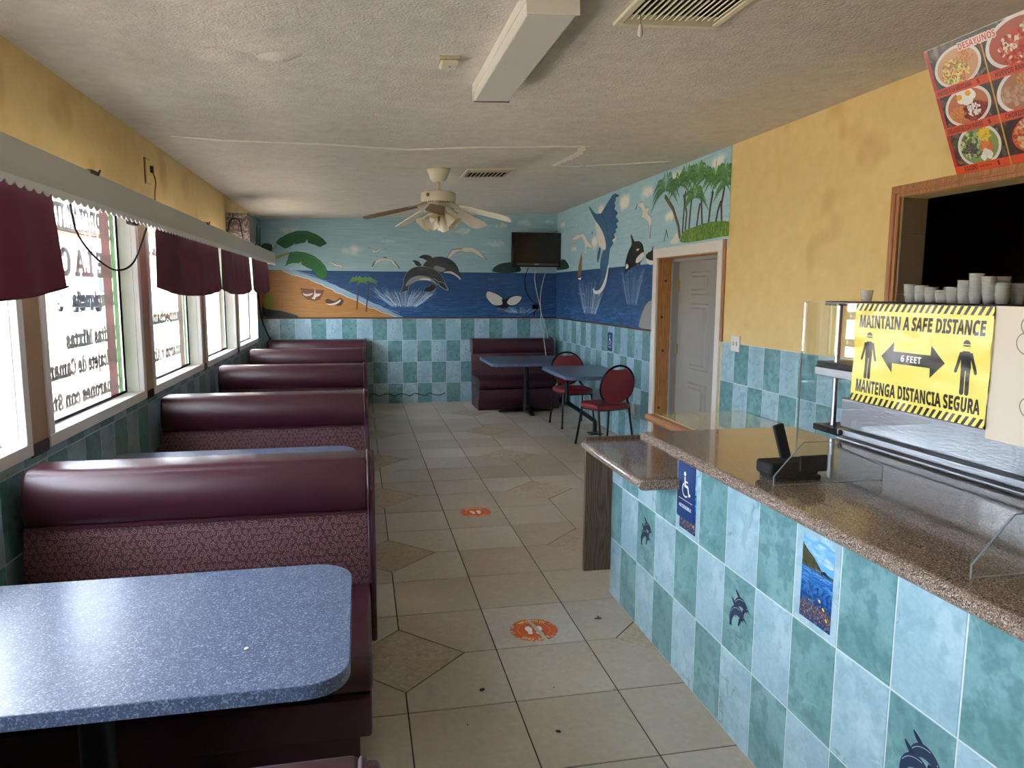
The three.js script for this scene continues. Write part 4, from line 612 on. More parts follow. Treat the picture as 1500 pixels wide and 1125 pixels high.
// ---------- tables ----------
const TY = 0.70;
function tableTop(o, w, d, r, y = TY) { const t = mesh('table_top', slab(roundRect(w, d, r, 10), y - 0.036, y, 0.0025), M.laminate, o); return t; }
function boothTable(label, z) {
  const w = 1.2, o = thing('booth_table', label, 'table', [XL + 0.012 + w / 2, 0, z]);
  tableTop(o, w, 0.72, [0.1, 0.004, 0.004, 0.12]);
  mesh('post', cyl(0.04, 0.04, TY - 0.06, -0.02, (TY - 0.036) / 2 + 0.005, 0.05), M.blackMetal, o);
  mesh('mounting_plate', bb(-0.17, 0.13, TY - 0.05, TY - 0.036, -0.08, 0.18), M.blackMetal, o);
  mesh('base', [bb(-0.32, 0.28, 0.012, 0.032, 0.02, 0.08), bb(-0.05, 0.01, 0.012, 0.032, -0.22, 0.32), ...[[-0.3, 0.05], [0.26, 0.05], [-0.02, -0.2], [-0.02, 0.3]].map(([x, zz]) => cyl(0.018, 0.018, 0.014, x, 0.007, zz, 12))], M.blackMetal, o);
  return o;
}
boothTable('blue speckled laminate table with bright window sheen, set between the first two booth benches', -1.89);
boothTable('blue speckled table of which a strip shows over the first booth back', -3.67);
boothTable('blue table hidden behind the second booth back', -5.65);
boothTable('blue table hidden behind the third booth back', -7.47);
{
  const o = thing('corner_table', 'blue-edged table with black cross-foot post before the corner bench', 'table', [2.09, 0, -8.87]);
  tableTop(o, 1.13, 1.02, 0.09);
  mesh('post', cyl(0.036, 0.036, TY - 0.1, 0.0, (TY - 0.1) / 2 + 0.05, -0.16), M.blackMetal, o);
  mesh('mounting_plate', bb(-0.16, 0.16, TY - 0.05, TY - 0.036, -0.32, 0.0), M.blackMetal, o);
  const arm = (dx, dz) => prismX([[0, 0.012], [0.36, 0.012], [0.36, 0.03], [0, 0.075]], -0.03, 0.03, 0.004).rotateY(Math.atan2(dx, dz)).translate(0, 0, -0.16);
  mesh('cross_foot', [arm(1, 0), arm(-1, 0), arm(0, 1), arm(0, -1), cyl(0.05, 0.06, 0.08, 0, 0.055, -0.16)], M.blackMetal, o);
}
{
  const o = thing('wall_table', 'blue-edged table on a cranked black leg beside the two red chairs', 'table', [2.39, 0, -7.5]);
  tableTop(o, 0.72, 1.12, [0.004, 0.1, 0.1, 0.004]);
  const leg = (pts) => pts.map((p, i) => i ? bar(pts[i - 1], p, 0.024, 4) : null).filter(Boolean);
  mesh('cranked_leg', [...leg([[-0.2, TY - 0.04, 0.0], [-0.2, 0.36, 0.0], [0.13, 0.14, 0.0], [0.13, 0.02, 0.0]])], M.blackMetal, o);
  mesh('foot_plate', bb(0.06, 0.2, 0, 0.012, -0.07, 0.07), M.blackMetal, o);
  mesh('mounting_plate', bb(-0.34, -0.02, TY - 0.05, TY - 0.036, -0.16, 0.16), M.blackMetal, o);
}
// ---------- chairs ----------
function chair(label, x, z, turn, group) {   // faces local -z
  const o = thing('dining_chair', label, 'chair', [x, 0, z], turn, group), r = 0.0115;
  // seat
  mesh('seat', slab(roundRect(0.41, 0.4, [0.12, 0.12, 0.07, 0.07], 8).map(([a, b]) => [a, -b]), 0.395, 0.45, 0.022, 5), M.red, o);
  mesh('seat_pan', slab(roundRect(0.36, 0.35, 0.08, 6), 0.385, 0.4, 0.002), M.blackMetal, o);
  // back: oval pad inside a hoop
  const hoop = [], tilt = (y) => 0.185 + (y - 0.45) * 0.16;
  for (let i = 0; i <= 22; i++) { const a = PI * 1.24 - i / 22 * PI * 1.48, y = 0.64 + 0.2 * Math.sin(a); hoop.push([0.2 * Math.cos(a), y, tilt(y)]); }
  hoop.unshift([-0.185, 0.44, 0.165]); hoop.push([0.185, 0.44, 0.165]);
  mesh('back_hoop', tube(hoop, r, 90, 10), M.blackMetal, o);
  const pad = new THREE.Shape(), N = 48;
  for (let i = 0; i < N; i++) { const a = i / N * 2 * PI; let px = 0.196 * Math.cos(a), py = 0.196 * Math.sin(a) * (Math.sin(a) < 0 ? 0.95 : 0.96); if (py > 0.14) { const k = Math.max(0, 1 - (px / 0.07) ** 2); py -= 0.024 * Math.sqrt(k); } i ? pad.lineTo(px, py) : pad.moveTo(px, py); }
  const pg = new THREE.ExtrudeGeometry(pad, { depth: 0.012, bevelEnabled: true, bevelThickness: 0.012, bevelSize: 0.01, bevelOffset: -0.012, bevelSegments: 4 }).translate(0, 0, -0.006);
  pg.rotateX(Math.atan(0.16)).translate(0, 0.64, tilt(0.64));
  mesh('back_pad', pg, M.red, o);
  mesh('handle_plate', tube([[-0.07, 0.79, tilt(0.79)], [0, 0.772, tilt(0.77)], [0.07, 0.79, tilt(0.79)]], 0.006, 14, 6), M.blackMetal, o);
  for (const s of [-1, 1]) {
    mesh('leg', tube([[s * 0.185, 0.44, 0.165], [s * 0.19, 0.3, 0.19], [s * 0.2, 0.0, 0.245]], r, 20, 8), M.blackMetal, o);
    mesh('leg', tube([[s * 0.17, 0.39, -0.14], [s * 0.185, 0.2, -0.165], [s * 0.2, 0.0, -0.2]], r, 20, 8), M.blackMetal, o);
    mesh('side_rail', bar([s * 0.178, 0.385, -0.14], [s * 0.185, 0.4, 0.165], 0.009), M.blackMetal, o);
    mesh('foot_cap', [cyl(0.014, 0.014, 0.02, s * 0.2, 0.01, 0.243, 10), cyl(0.014, 0.014, 0.02, s * 0.2, 0.01, -0.199, 10)], M.rubber, o);
  }
  mesh('cross_rail', [bar([-0.178, 0.382, -0.13], [0.178, 0.382, -0.13], 0.009), bar([-0.186, 0.395, 0.165], [0.186, 0.395, 0.165], 0.009)], M.blackMetal, o);
  return o;
}
chair('red padded chair with round black-hooped back, seen from behind by the counter end', 2.4, -6.88, 0.3);
chair('red padded chair with round black-hooped back facing out, behind the wall table', 2.42, -8.02, PI + 0.06);

// ---------- service counter ----------
const CF = 1.245, CT = 0.895;
const counter = thing('service_counter', 'long counter faced with blue-green marbled tiles and dolphin prints', 'counter', [0, 0, 0]);
{
  const zN = 0.9, zFar = -3.42;
  mesh('counter_body', [bb(CF + 0.0015, 1.95, 0, CT, -2.652, zN), bb(1.62, 1.95, 0.76, CT, -2.96, -2.652), bb(CF + 0.0015, 1.95, 0, 0.765, zFar, -2.652)], M.grout, counter);
  // printed tiles
  const dolphinTex = canvasTex(384, 576, (c, w, h) => {
    c.clearRect(0, 0, w, h);
    const P = (pts, col) => { c.beginPath(); const n = pts.length; for (let i = 0; i < n; i++) { const p = pts[i], q = pts[(i + 1) % n], m = [(p[0] + q[0]) / 2, (p[1] + q[1]) / 2]; i ? c.quadraticCurveTo(p[0], p[1], m[0], m[1]) : c.moveTo(m[0], m[1]); } const p = pts[0], q = pts[1]; c.quadraticCurveTo(p[0], p[1], (p[0] + q[0]) / 2, (p[1] + q[1]) / 2); c.closePath(); c.fillStyle = col; c.fill(); };
    const dol = (dx, dy, k) => {   // leaping dolphin, nose down to the right, tail down to the left
      const q = (pts) => pts.map(([x, y]) => [dx + x * k, dy + y * k]);
      P(q([[8, 168], [14, 120], [34, 74], [72, 40], [120, 26], [168, 34], [204, 58], [226, 82], [262, 112], [270, 124], [256, 130], [232, 118], [206, 116], [186, 124], [150, 112], [110, 110], [76, 128], [52, 160], [46, 192], [58, 226], [34, 212], [10, 232], [16, 196]]), '#2a3a52');
      P(q([[70, 48], [34, 4], [30, -14], [62, -2], [96, 20], [112, 34]]), '#223048');
      P(q([[150, 108], [146, 150], [136, 182], [156, 176], [178, 140], [184, 116]]), '#1e2a40');
      P(q([[56, 150], [84, 114], [130, 100], [180, 112], [150, 112], [110, 112], [78, 130]]), '#7e94a8');
      P(q([[200, 106], [226, 100], [262, 116], [268, 124], [254, 130], [232, 118]]), '#8ea2b2');
      c.strokeStyle = '#a8bccb'; c.lineWidth = 3.4; c.beginPath(); c.moveTo(...q([[26, 112]])[0]); c.quadraticCurveTo(...q([[70, 40]])[0], ...q([[160, 46]])[0]); c.stroke();
      c.fillStyle = '#e8eef2'; c.beginPath(); c.arc(...q([[212, 86]])[0], 3, 0, 7); c.fill();
    };
    dol(126, 100, 0.88); dol(76, 178, 0.92);
    c.strokeStyle = '#2c4a66'; c.lineWidth = 2.4; for (let k = 0; k < 60; k++) { const x = rr(90, 300), y = rr(390, 500); c.globalAlpha = rr(0.3, 0.9); c.beginPath(); c.moveTo(x, y); c.lineTo(x - rr(10, 60), y - rr(2, 14)); c.stroke(); }
    c.strokeStyle = '#dfe9ee'; for (let k = 0; k < 30; k++) { const x = rr(90, 220), y = rr(360, 420); c.beginPath(); c.moveTo(x, y); c.lineTo(x + rr(-16, 16), y + rr(-10, 10)); c.stroke(); } c.globalAlpha = 1;
  });
  const reefTex = canvasTex(384, 576, (c, w, h) => {
    const g = (y0, y1, col) => { c.fillStyle = col; c.fillRect(0, y0, w, y1 - y0); };
    g(0, 200, '#6fb0e0'); g(200, h, '#2c6cb4');
    for (let k = 0; k < 60; k++) { c.fillStyle = `rgba(220,235,245,${rr(0.08, 0.3)})`; c.beginPath(); c.ellipse(rr(0, w), rr(0, 140), rr(20, 70), rr(5, 16), 0, 0, 7); c.fill(); }
    c.fillStyle = '#4c4c34'; c.beginPath(); c.moveTo(0, 60); c.lineTo(70, 100); c.lineTo(150, 130); c.lineTo(240, 190); c.lineTo(384, 200); c.lineTo(384, 216); c.lineTo(0, 216); c.fill(); for (let k = 0; k < 90; k++) { const x = rr(0, 260), y = 214 - rnd() * (150 - x * 0.5); c.strokeStyle = ['#6a6a48', '#38422c', '#7c7258', '#2c3424'][k % 4]; c.lineWidth = rr(2, 5); c.beginPath(); c.moveTo(x, y); c.lineTo(x + rr(6, 26), y + rr(8, 24)); c.stroke(); }
    for (let k = 0; k < 120; k++) { c.strokeStyle = ['#1c4c8e', '#4c90cc', '#a8d0ea', '#2a5f74'][k % 4]; c.globalAlpha = 0.5; c.lineWidth = rr(2, 6); const y = rr(205, 330), x = rr(-40, w); c.beginPath(); c.moveTo(x, y); c.quadraticCurveTo(x + 40, y - 10, x + rr(50, 110), y + 4); c.stroke(); }
    c.globalAlpha = 1; c.fillStyle = '#17324e'; c.beginPath(); c.moveTo(230, 216); c.quadraticCurveTo(290, 150, 340, 226); c.quadraticCurveTo(290, 196, 230, 216); c.fill();
    c.fillStyle = '#2f74a8'; c.beginPath(); c.ellipse(190, 356, 60, 15, -0.35, 0, 7); c.fill(); c.beginPath(); c.moveTo(240, 335); c.lineTo(275, 310); c.lineTo(262, 345); c.fill();
    c.fillStyle = '#17407c'; c.fillRect(0, 400, w, 180);
    for (let k = 0; k < 260; k++) { c.fillStyle = ['#1c3f78', '#2c64a4', '#17305c', '#3a7ab4'][k % 4]; c.globalAlpha = 0.4; c.beginPath(); c.ellipse(rr(0, w), rr(330, 480), rr(6, 40), rr(4, 14), rr(0, 3), 0, 7); c.fill(); } for (let k = 0; k < 1100; k++) { c.fillStyle = ['#7a4a38', '#6c3448', '#a8843c', '#2c5a6c', '#b49c68', '#3c2434', '#2c446c', '#8c5c4c'][k % 8]; c.globalAlpha = rr(0.4, 0.9); const x = rr(0, w), y = 500 + rr(-80, 90) * (0.4 + rnd() * 0.6); c.beginPath(); c.ellipse(x, y, rr(2, 8), rr(2, 6), rr(0, 3), 0, 7); c.fill(); }
    c.globalAlpha = 1; c.fillStyle = '#e8c040'; for (const [x, y] of [[240, 400], [290, 440], [330, 500]]) { c.beginPath(); c.ellipse(x, y, 16, 9, 0.4, 0, 7); c.fill(); }
  });
  const printMat = phys({ map: dolphinTex, transparent: true, roughness: 0.25, side: THREE.FrontSide }), reefMat = phys({ map: reefTex, roughness: 0.25 });
  const C0 = -1.834, CW = 0.2045;
  for (let k = -8; k < 14; k++) {
    const z0 = Math.max(zFar, C0 + CW * k), z1 = Math.min(zN, C0 + CW * (k + 1)); if (z1 - z0 < 0.02) continue;
    for (let r = 0; r < 3; r++) {
      let y1 = CT - r * 0.298, y0 = Math.max(0, y1 - 0.298); if (r === 2) y0 = 0;
      const low = z1 < -2.64; if (low && r === 0) y1 = 0.768;
      const dark = (((k + r) % 2) + 2) % 2 === 1, zc = (z0 + z1) / 2, yc = (y0 + y1) / 2;
      placeTile('tile', z1 - z0 - 0.0042, y1 - y0 - 0.0042, 0.008, 'right', CF + 0.008, yc, zc, dark ? M.tileDark : M.tileLight, counter);
      if (r === 1 && ((k - 2) % 4 + 4) % 4 === 0 && z1 - z0 > 0.2) decal('dolphin_print', 0.186, 0.28, 'right', CF - 0.0006, yc, zc, printMat, counter);
      if (r === 0 && ((k) % 4 + 4) % 4 === 0 && !low) decal('reef_print', 0.142, 0.245, 'right', CF - 0.0006, yc - 0.004, zc + 0.004, reefMat, counter);
    }
  }
  mesh('edge_strip', bb(CF - 0.004, CF + 0.01, CT - 0.008, CT, -2.652, zN), M.white, counter);
  // bull-nosed stone slab along the aisle edge
  const nose = (x, y0, y1) => { const r = (y1 - y0) / 2, p = []; for (let i = 0; i <= 10; i++) { const a = -PI / 2 + PI * i / 10; p.push([x + r - r * Math.cos(a), (y0 + y1) / 2 + r * Math.sin(a)]); } return p; };
  const stoneTop = (xa, xb, y0, y1, z0, z1) => { const s = new THREE.Shape([...nose(xa, y0, y1), [xb, y1], [xb, y0]].map(([x, y]) => new THREE.Vector2(x, y))); return new THREE.ExtrudeGeometry(s, { depth: z1 - z0 - 0.006, bevelEnabled: true, bevelThickness: 0.003, bevelSize: 0.003, bevelOffset: -0.003, bevelSegments: 2 }).translate(0, 0, z0 + 0.003); };
  mesh('stone_top', stoneTop(1.205, 1.96, CT, 0.938, -2.96, zN), M.granite, counter);
  mesh('low_stone_shelf', [stoneTop(1.068, 1.24, 0.77, 0.811, -3.395, -2.615), bb(1.24, 1.9, 0.77, 0.811, -3.395, -2.962), bb(1.24, 1.619, 0.77, 0.811, -2.962, -2.653)], M.granite, counter);
  mesh('shelf_cut_edge', bb(1.085, 1.238, 0.773, 0.808, -2.6155, -2.6135), M.graniteCut, counter);
  const b = mesh('end_board', rbb(1.1, 1.9, 0.125, 0.826, -3.432, -3.408, 0.003), M.weathered, counter); tag(b, 'weathered brown wooden end board');
  mesh('board_leg', bb(1.3, 1.9, 0, 0.13, -3.432, -3.408), M.weathered, counter);
}
// accessibility signs
T.access = canvasTex(320, 480, (c, w, h) => {
  c.fillStyle = '#1f3f74'; c.fillRect(0, 0, w, h); c.fillStyle = c.strokeStyle = '#f2f2ee'; c.lineCap = 'round';
  c.beginPath(); c.arc(138, 96, 19, 0, 7); c.fill();
  c.lineWidth = 21; c.beginPath(); c.moveTo(140, 130); c.lineTo(146, 196); c.lineTo(196, 198); c.lineTo(222, 262); c.lineTo(240, 256); c.stroke();
  c.lineWidth = 13; c.beginPath(); c.moveTo(146, 158); c.lineTo(190, 160); c.stroke();
  c.beginPath(); c.arc(158, 228, 58, -2.2, 1.0 - 2 * PI, true); c.stroke();
  c.lineWidth = 5; c.beginPath(); c.moveTo(30, 318); c.lineTo(290, 318); c.stroke();
  c.font = 'bold 40px sans-serif'; c.textAlign = 'center'; c.fillText('ACCESSIBLE', w / 2, 390, 264);
});
M.accessFace = std({ map: T.access, roughness: 0.35 }); M.accessBlue = std({ color: 0x1f3f74, roughness: 0.35 });
function accessSign(label, z, y, x, w = 0.152, h = 0.228) {
  const o = thing('accessible_sign', label, 'sign', [x, y, z]);
  mesh('plaque', new THREE.ExtrudeGeometry(new THREE.Shape(roundRect(w, h, 0.012).map((p) => new THREE.Vector2(...p))), { depth: 0.003, bevelEnabled: false }).rotateY(-PI / 2), M.accessBlue, o);
  const W = w, pts = roundRect(w - 0.003, h - 0.003, 0.011);
  shapePlane('print', pts, (u, v) => [u / W + 0.5, v / h + 0.5], M.accessFace, o, 'right', -0.0036, 0, 0);
}
accessSign('blue wheelchair access sign on the tiled counter face', -2.563, 0.775, CF - 0.0005);
accessSign('blue wheelchair access sign on the tiled wall beside the red chairs', -7.72, 1.0, XR - 0.0075, 0.15, 0.21);

// ---------- acrylic screen with its feet, poster and paper ----------
{
  const o = thing('acrylic_screen', 'clear acrylic sneeze screen standing on the stone counter', 'screen', [1.52, 0.9385, -1.5]);
  mesh('clear_panel', bb(-0.0025, 0.0025, 0, 0.582, -0.77, 1.1), M.acrylic, o);
  mesh('panel_edge', [bb(-0.0026, 0.0026, 0.0, 0.582, -0.7725, -0.769), bb(-0.0026, 0.0026, 0.581, 0.5835, -0.77, 1.1)], M.acrylicEdge, o);
  for (const z of [-0.535, 0.235]) {
    const out = [[-0.232, 0], [-0.232, 0.03], [-0.133, 0.138], [-0.046, 0.138], [0.165, 0.045], [0.165, 0]];
    const s = new THREE.Shape(out.map((p) => new THREE.Vector2(...p)));
    const ft = mesh('foot', new THREE.ExtrudeGeometry(s, { depth: 0.005, bevelEnabled: false }).translate(0, 0, z - 0.0025), M.acrylic, o);
    mesh('foot_edge', out.map((p, i) => { const q = out[(i + 1) % out.length], L = Math.hypot(q[0] - p[0], q[1] - p[1]); return box(L, 0.0022, 0.0056).rotateZ(Math.atan2(q[1] - p[1], q[0] - p[0])).translate((p[0] + q[0]) / 2, (p[1] + q[1]) / 2, z); }), M.acrylicEdge, ft);
  }
  // card terminal cradle beside the first foot
  const k = thing('card_terminal_cradle', 'black plastic cradle by the foot of the clear screen', 'cradle', [1.4, 0.9385, -2.12]);
  mesh('base', [rbb(-0.085, 0.085, 0.0, 0.016, -0.045, 0.05, 0.004), rbb(-0.1, 0.08, 0.014, 0.06, -0.05, 0.045, 0.012)], M.black, k);
  mesh('side_plate', rbb(0.0, 0.1, 0.03, 0.085, 0.046, 0.058, 0.004), M.black, k);
  mesh('arm', [rbb(-0.014, 0.022, 0.0, 0.13, -0.008, 0.008, 0.004).rotateZ(0.3).translate(0.0, 0.05, -0.03)], M.black, k);
}
T.distance = canvasTex(1280, 772, (c, w, h) => {
  c.fillStyle = '#f0e26a'; c.fillRect(0, 0, w, h);
  const band = (y, hh) => { c.save(); c.beginPath(); c.rect(0, y, w, hh); c.clip(); c.fillStyle = '#f0e26a'; c.fillRect(0, y, w, hh); c.fillStyle = '#17150f'; for (let x = -80; x < w + 80; x += 56) { c.beginPath(); c.moveTo(x, y + hh); c.lineTo(x + 26, y + hh); c.lineTo(x + 62, y); c.lineTo(x + 36, y); c.fill(); } c.restore(); };
  band(0, 56); band(h - 58, 58);
  c.fillStyle = '#17150f'; c.textAlign = 'center'; c.font = 'bold 116px sans-serif';
  const fit = (t, y, wid) => { c.save(); c.translate(w / 2, y); const m = c.measureText(t).width; c.scale(wid / m, 1.12); c.fillText(t, 0, 0); c.strokeStyle = '#17150f'; c.lineWidth = 5; c.strokeText(t, 0, 0); c.restore(); };
  fit('MAINTAIN A SAFE DISTANCE', 184, 1180); fit('MANTENGA DISTANCIA SEGURA', 690, 1180);
  const man = (x) => {
    c.fillStyle = '#17150f'; c.beginPath(); c.arc(x, 250, 31, 0, 7); c.fill(); c.fillStyle = '#f0e26a'; c.fillRect(x - 33, 246, 66, 6); c.beginPath(); c.moveTo(x - 27, 258); c.quadraticCurveTo(x, 268, x + 27, 258); c.lineTo(x + 20, 274); c.quadraticCurveTo(x, 286, x - 20, 274); c.fill(); c.fillStyle = '#17150f';
    c.beginPath(); c.roundRect(x - 40, 292, 80, 130, 24); c.fill();
    c.lineCap = 'round'; c.strokeStyle = '#17150f'; c.lineWidth = 24; c.beginPath(); c.moveTo(x - 42, 312); c.lineTo(x - 78, 428); c.moveTo(x + 42, 312); c.lineTo(x + 78, 428); c.stroke();
    c.lineWidth = 33; c.beginPath(); c.moveTo(x - 20, 400); c.lineTo(x - 20, 566); c.moveTo(x + 20, 400); c.lineTo(x + 20, 566); c.stroke();
  };
  man(175); man(1095);
  c.beginPath(); c.moveTo(318, 390); c.lineTo(440, 276); c.lineTo(440, 346); c.lineTo(800, 346); c.lineTo(800, 276); c.lineTo(925, 390); c.lineTo(800, 504); c.lineTo(800, 434); c.lineTo(440, 434); c.lineTo(440, 504); c.closePath(); c.fill();
  c.fillStyle = '#f4f2ea'; c.font = 'bold 66px sans-serif'; c.fillText('6 FEET', 620, 414, 270);
});
function sheet(name, w, h, nx, ny, z0, m, parent, amp, sd) {   // slightly wavy printed sheet, in the plane facing -x
  const g = new THREE.PlaneGeometry(w, h, nx, ny), p = g.attributes.position;
  for (let i = 0; i < p.count; i++) { const u = p.getX(i) / w + 0.5, v = p.getY(i) / h + 0.5; p.setZ(i, amp * (fbm(u * 0.9, v * 0.9, 5, 3, sd))); }
  g.computeVertexNormals(); const o = new THREE.Mesh(g, m); o.name = name; o.castShadow = o.receiveShadow = true; parent.add(o); return o;
}
{
  const o = thing('distance_poster', 'yellow keep-your-distance poster taped on the clear screen', 'poster', [1.516, 1.371, -1.727]);
  const s = sheet('printed_sheet', 0.5, 0.3, 50, 30, 0, phys({ map: T.distance, roughness: 0.28, clearcoat: 0.3, clearcoatRoughness: 0.1, side: THREE.DoubleSide }), o, 0.008, 301); face(s, 'right', -0.0095, 0, 0); s.position.x = -0.008;
  T.doodle = canvasTex(384, 420, (c, w, h) => { c.fillStyle = '#d8cfbc'; c.fillRect(0, 0, w, h); c.strokeStyle = '#6c6a66'; c.lineWidth = 3; for (const [x, y, r] of [[128, 58, 36], [122, 110, 40], [170, 208, 44], [150, 300, 38], [260, 90, 40], [280, 240, 44]]) { c.beginPath(); c.ellipse(x, y, r, r * 0.82, 0.3, 0.3, 6.2); c.stroke(); } });
  const q = thing('paper_sheet', 'beige paper with pencilled circles taped beside the yellow poster', 'paper', [1.518, 1.36, -1.33]);
  const s2 = sheet('paper', 0.3, 0.326, 24, 24, 0, std({ map: T.doodle, roughness: 0.8, side: THREE.DoubleSide }), q, 0.004, 311); face(s2, 'right', -0.006, 0, 0);
}

// ---------- steel work unit behind the counter ----------
{
  const o = thing('steel_prep_unit', 'brushed stainless steel prep unit behind the clear screen', 'prep unit', [2.0, 0, -2.69]);
  mesh('cabinet', rbb(0.05, 0.66, 0.1, 1.09, 0, 2.5, 0.01), M.steel, o);
  mesh('front_panel', rbb(0, 0.05, 0.988, 1.112, 0.004, 2.5, 0.006), M.steel, o);
  mesh('rail', rbb(-0.012, 0.05, 0.954, 0.981, 0.0, 2.5, 0.005), M.steel, o);
  mesh('lower_rail', rbb(-0.016, 0.05, 0.9, 0.947, 0.0, 2.5, 0.006), M.steel, o);
  mesh('bolt', [cyl(0.011, 0.011, 0.008, 0, 0, 0, 14).rotateZ(PI / 2).translate(-0.014, 0.967, 0.03), cyl(0.006, 0.006, 0.006, 0, 0, 0, 10).rotateZ(PI / 2).translate(-0.016, 0.925, 0.55), cyl(0.006, 0.006, 0.006, 0, 0, 0, 10).rotateZ(PI / 2).translate(-0.014, 0.967, 0.95)], M.black, o);
  mesh('leg', [cyl(0.025, 0.02, 0.1, 0.1, 0.05, 0.1), cyl(0.025, 0.02, 0.1, 0.58, 0.05, 0.1), cyl(0.025, 0.02, 0.1, 0.1, 0.05, 2.4), cyl(0.025, 0.02, 0.1, 0.58, 0.05, 2.4)], M.steelDark, o);
  const s = thing('steel_over_shelf', 'two-tier steel over-shelf with round posts carrying cups', 'shelf', [2.08, 0.94, -2.97]);
  for (const [x, z] of [[0.05, 0.06], [0.36, 0.06], [0.05, 2.1], [0.36, 2.1]]) mesh('post', cyl(0.0125, 0.0125, 0.57, x, 0.285, z, 14), M.steel, s);
  mesh('foot_bracket', [rbb(-0.005, 0.4, -0.02, 0.008, -0.01, 0.275, 0.003)], M.blackMetal, s);
  mesh('shelf_board', [rbb(0, 0.42, 0.235, 0.275, -0.03, 2.2, 0.004)], M.steel, s);
  mesh('shelf_lining', bb(0.005, 0.415, 0.276, 0.3, -0.02, 2.19), M.blackMetal, s);
  mesh('top_board', [rbb(0, 0.42, 0.558, 0.577, 0.02, 2.2, 0.003)], M.blackMetal, s);
}
// cups on the over-shelf: nested stacks of small clear portion cups, rims showing as ribs
function cupStack(x, z, h, label) {
  const o = thing('cup_stack', label, 'cups', [x, 1.5175, z], rr(0, 6), 'stacks of clear plastic cups on the over-shelf'), n = Math.round((h - 0.03) / 0.006) + 1, lean = rr(-0.0008, 0.0008);
  for (let i = 0; i < n; i++) { const y = i * 0.006, r = 0.024; const g = lathe([[0.001, y], [r * 0.78, y], [r * 0.96, y + 0.028], [r * 1.06, y + 0.028], [r * 1.06, y + 0.031], [r * 0.93, y + 0.031], [r * 0.75, y + 0.002]], 20).translate(lean * i, 0, 0); mesh('cup', g, M.cup, o); }
}
[[2.19, -2.557, 0.07], [2.19, -2.502, 0.068], [2.19, -2.45, 0.062], [2.26, -2.43, 0.062], [2.19, -2.397, 0.05], [2.19, -2.343, 0.062], [2.19, -2.29, 0.085], [2.19, -2.238, 0.107], [2.19, -2.179, 0.095], [2.26, -2.2, 0.098], [2.19, -2.126, 0.073], [2.26, -2.13, 0.073]].forEach(([x, z, h]) => cupStack(x, z, h, h > 0.08 ? 'tall leaning stack of small clear plastic cups on the over-shelf' : h > 0.065 ? 'middling stack of small clear plastic cups on the over-shelf' : 'low stack of small clear plastic cups on the over-shelf'));
{ const o = thing('plastic_tumbler', 'single grey translucent tumbler at the end of the over-shelf', 'cup', [2.2, 1.5175, -2.83]); mesh('cup', lathe([[0.001, 0.002], [0.02, 0.002], [0.027, 0.05], [0.025, 0.05], [0.0185, 0.004]], 20), M.cup, o); }
{ const o = thing('wooden_side_counter', 'low varnished wooden counter with rounded nose by the doorway', 'counter', [2.0, 0, -4.81]);
  mesh('top', rbb(0.02, 0.74, 0.655, 0.686, 0, 1.35, 0.004), M.oak, o);
  mesh('nosing', cyl(0.026, 0.026, 1.35, 0, 0, 0, 16).rotateX(PI / 2).translate(0.015, 0.664, 0.675), M.oak, o);
  mesh('glass_sheet', bb(0.06, 0.735, 0.6865, 0.6915, 0.02, 1.33), phys({ color: 0xd8c890, roughness: 0.05, clearcoat: 1, clearcoatRoughness: 0.02 }), o);
  mesh('carcass', bb(0.07, 0.74, 0, 0.656, 0.02, 1.33), M.brownTrim, o);
}

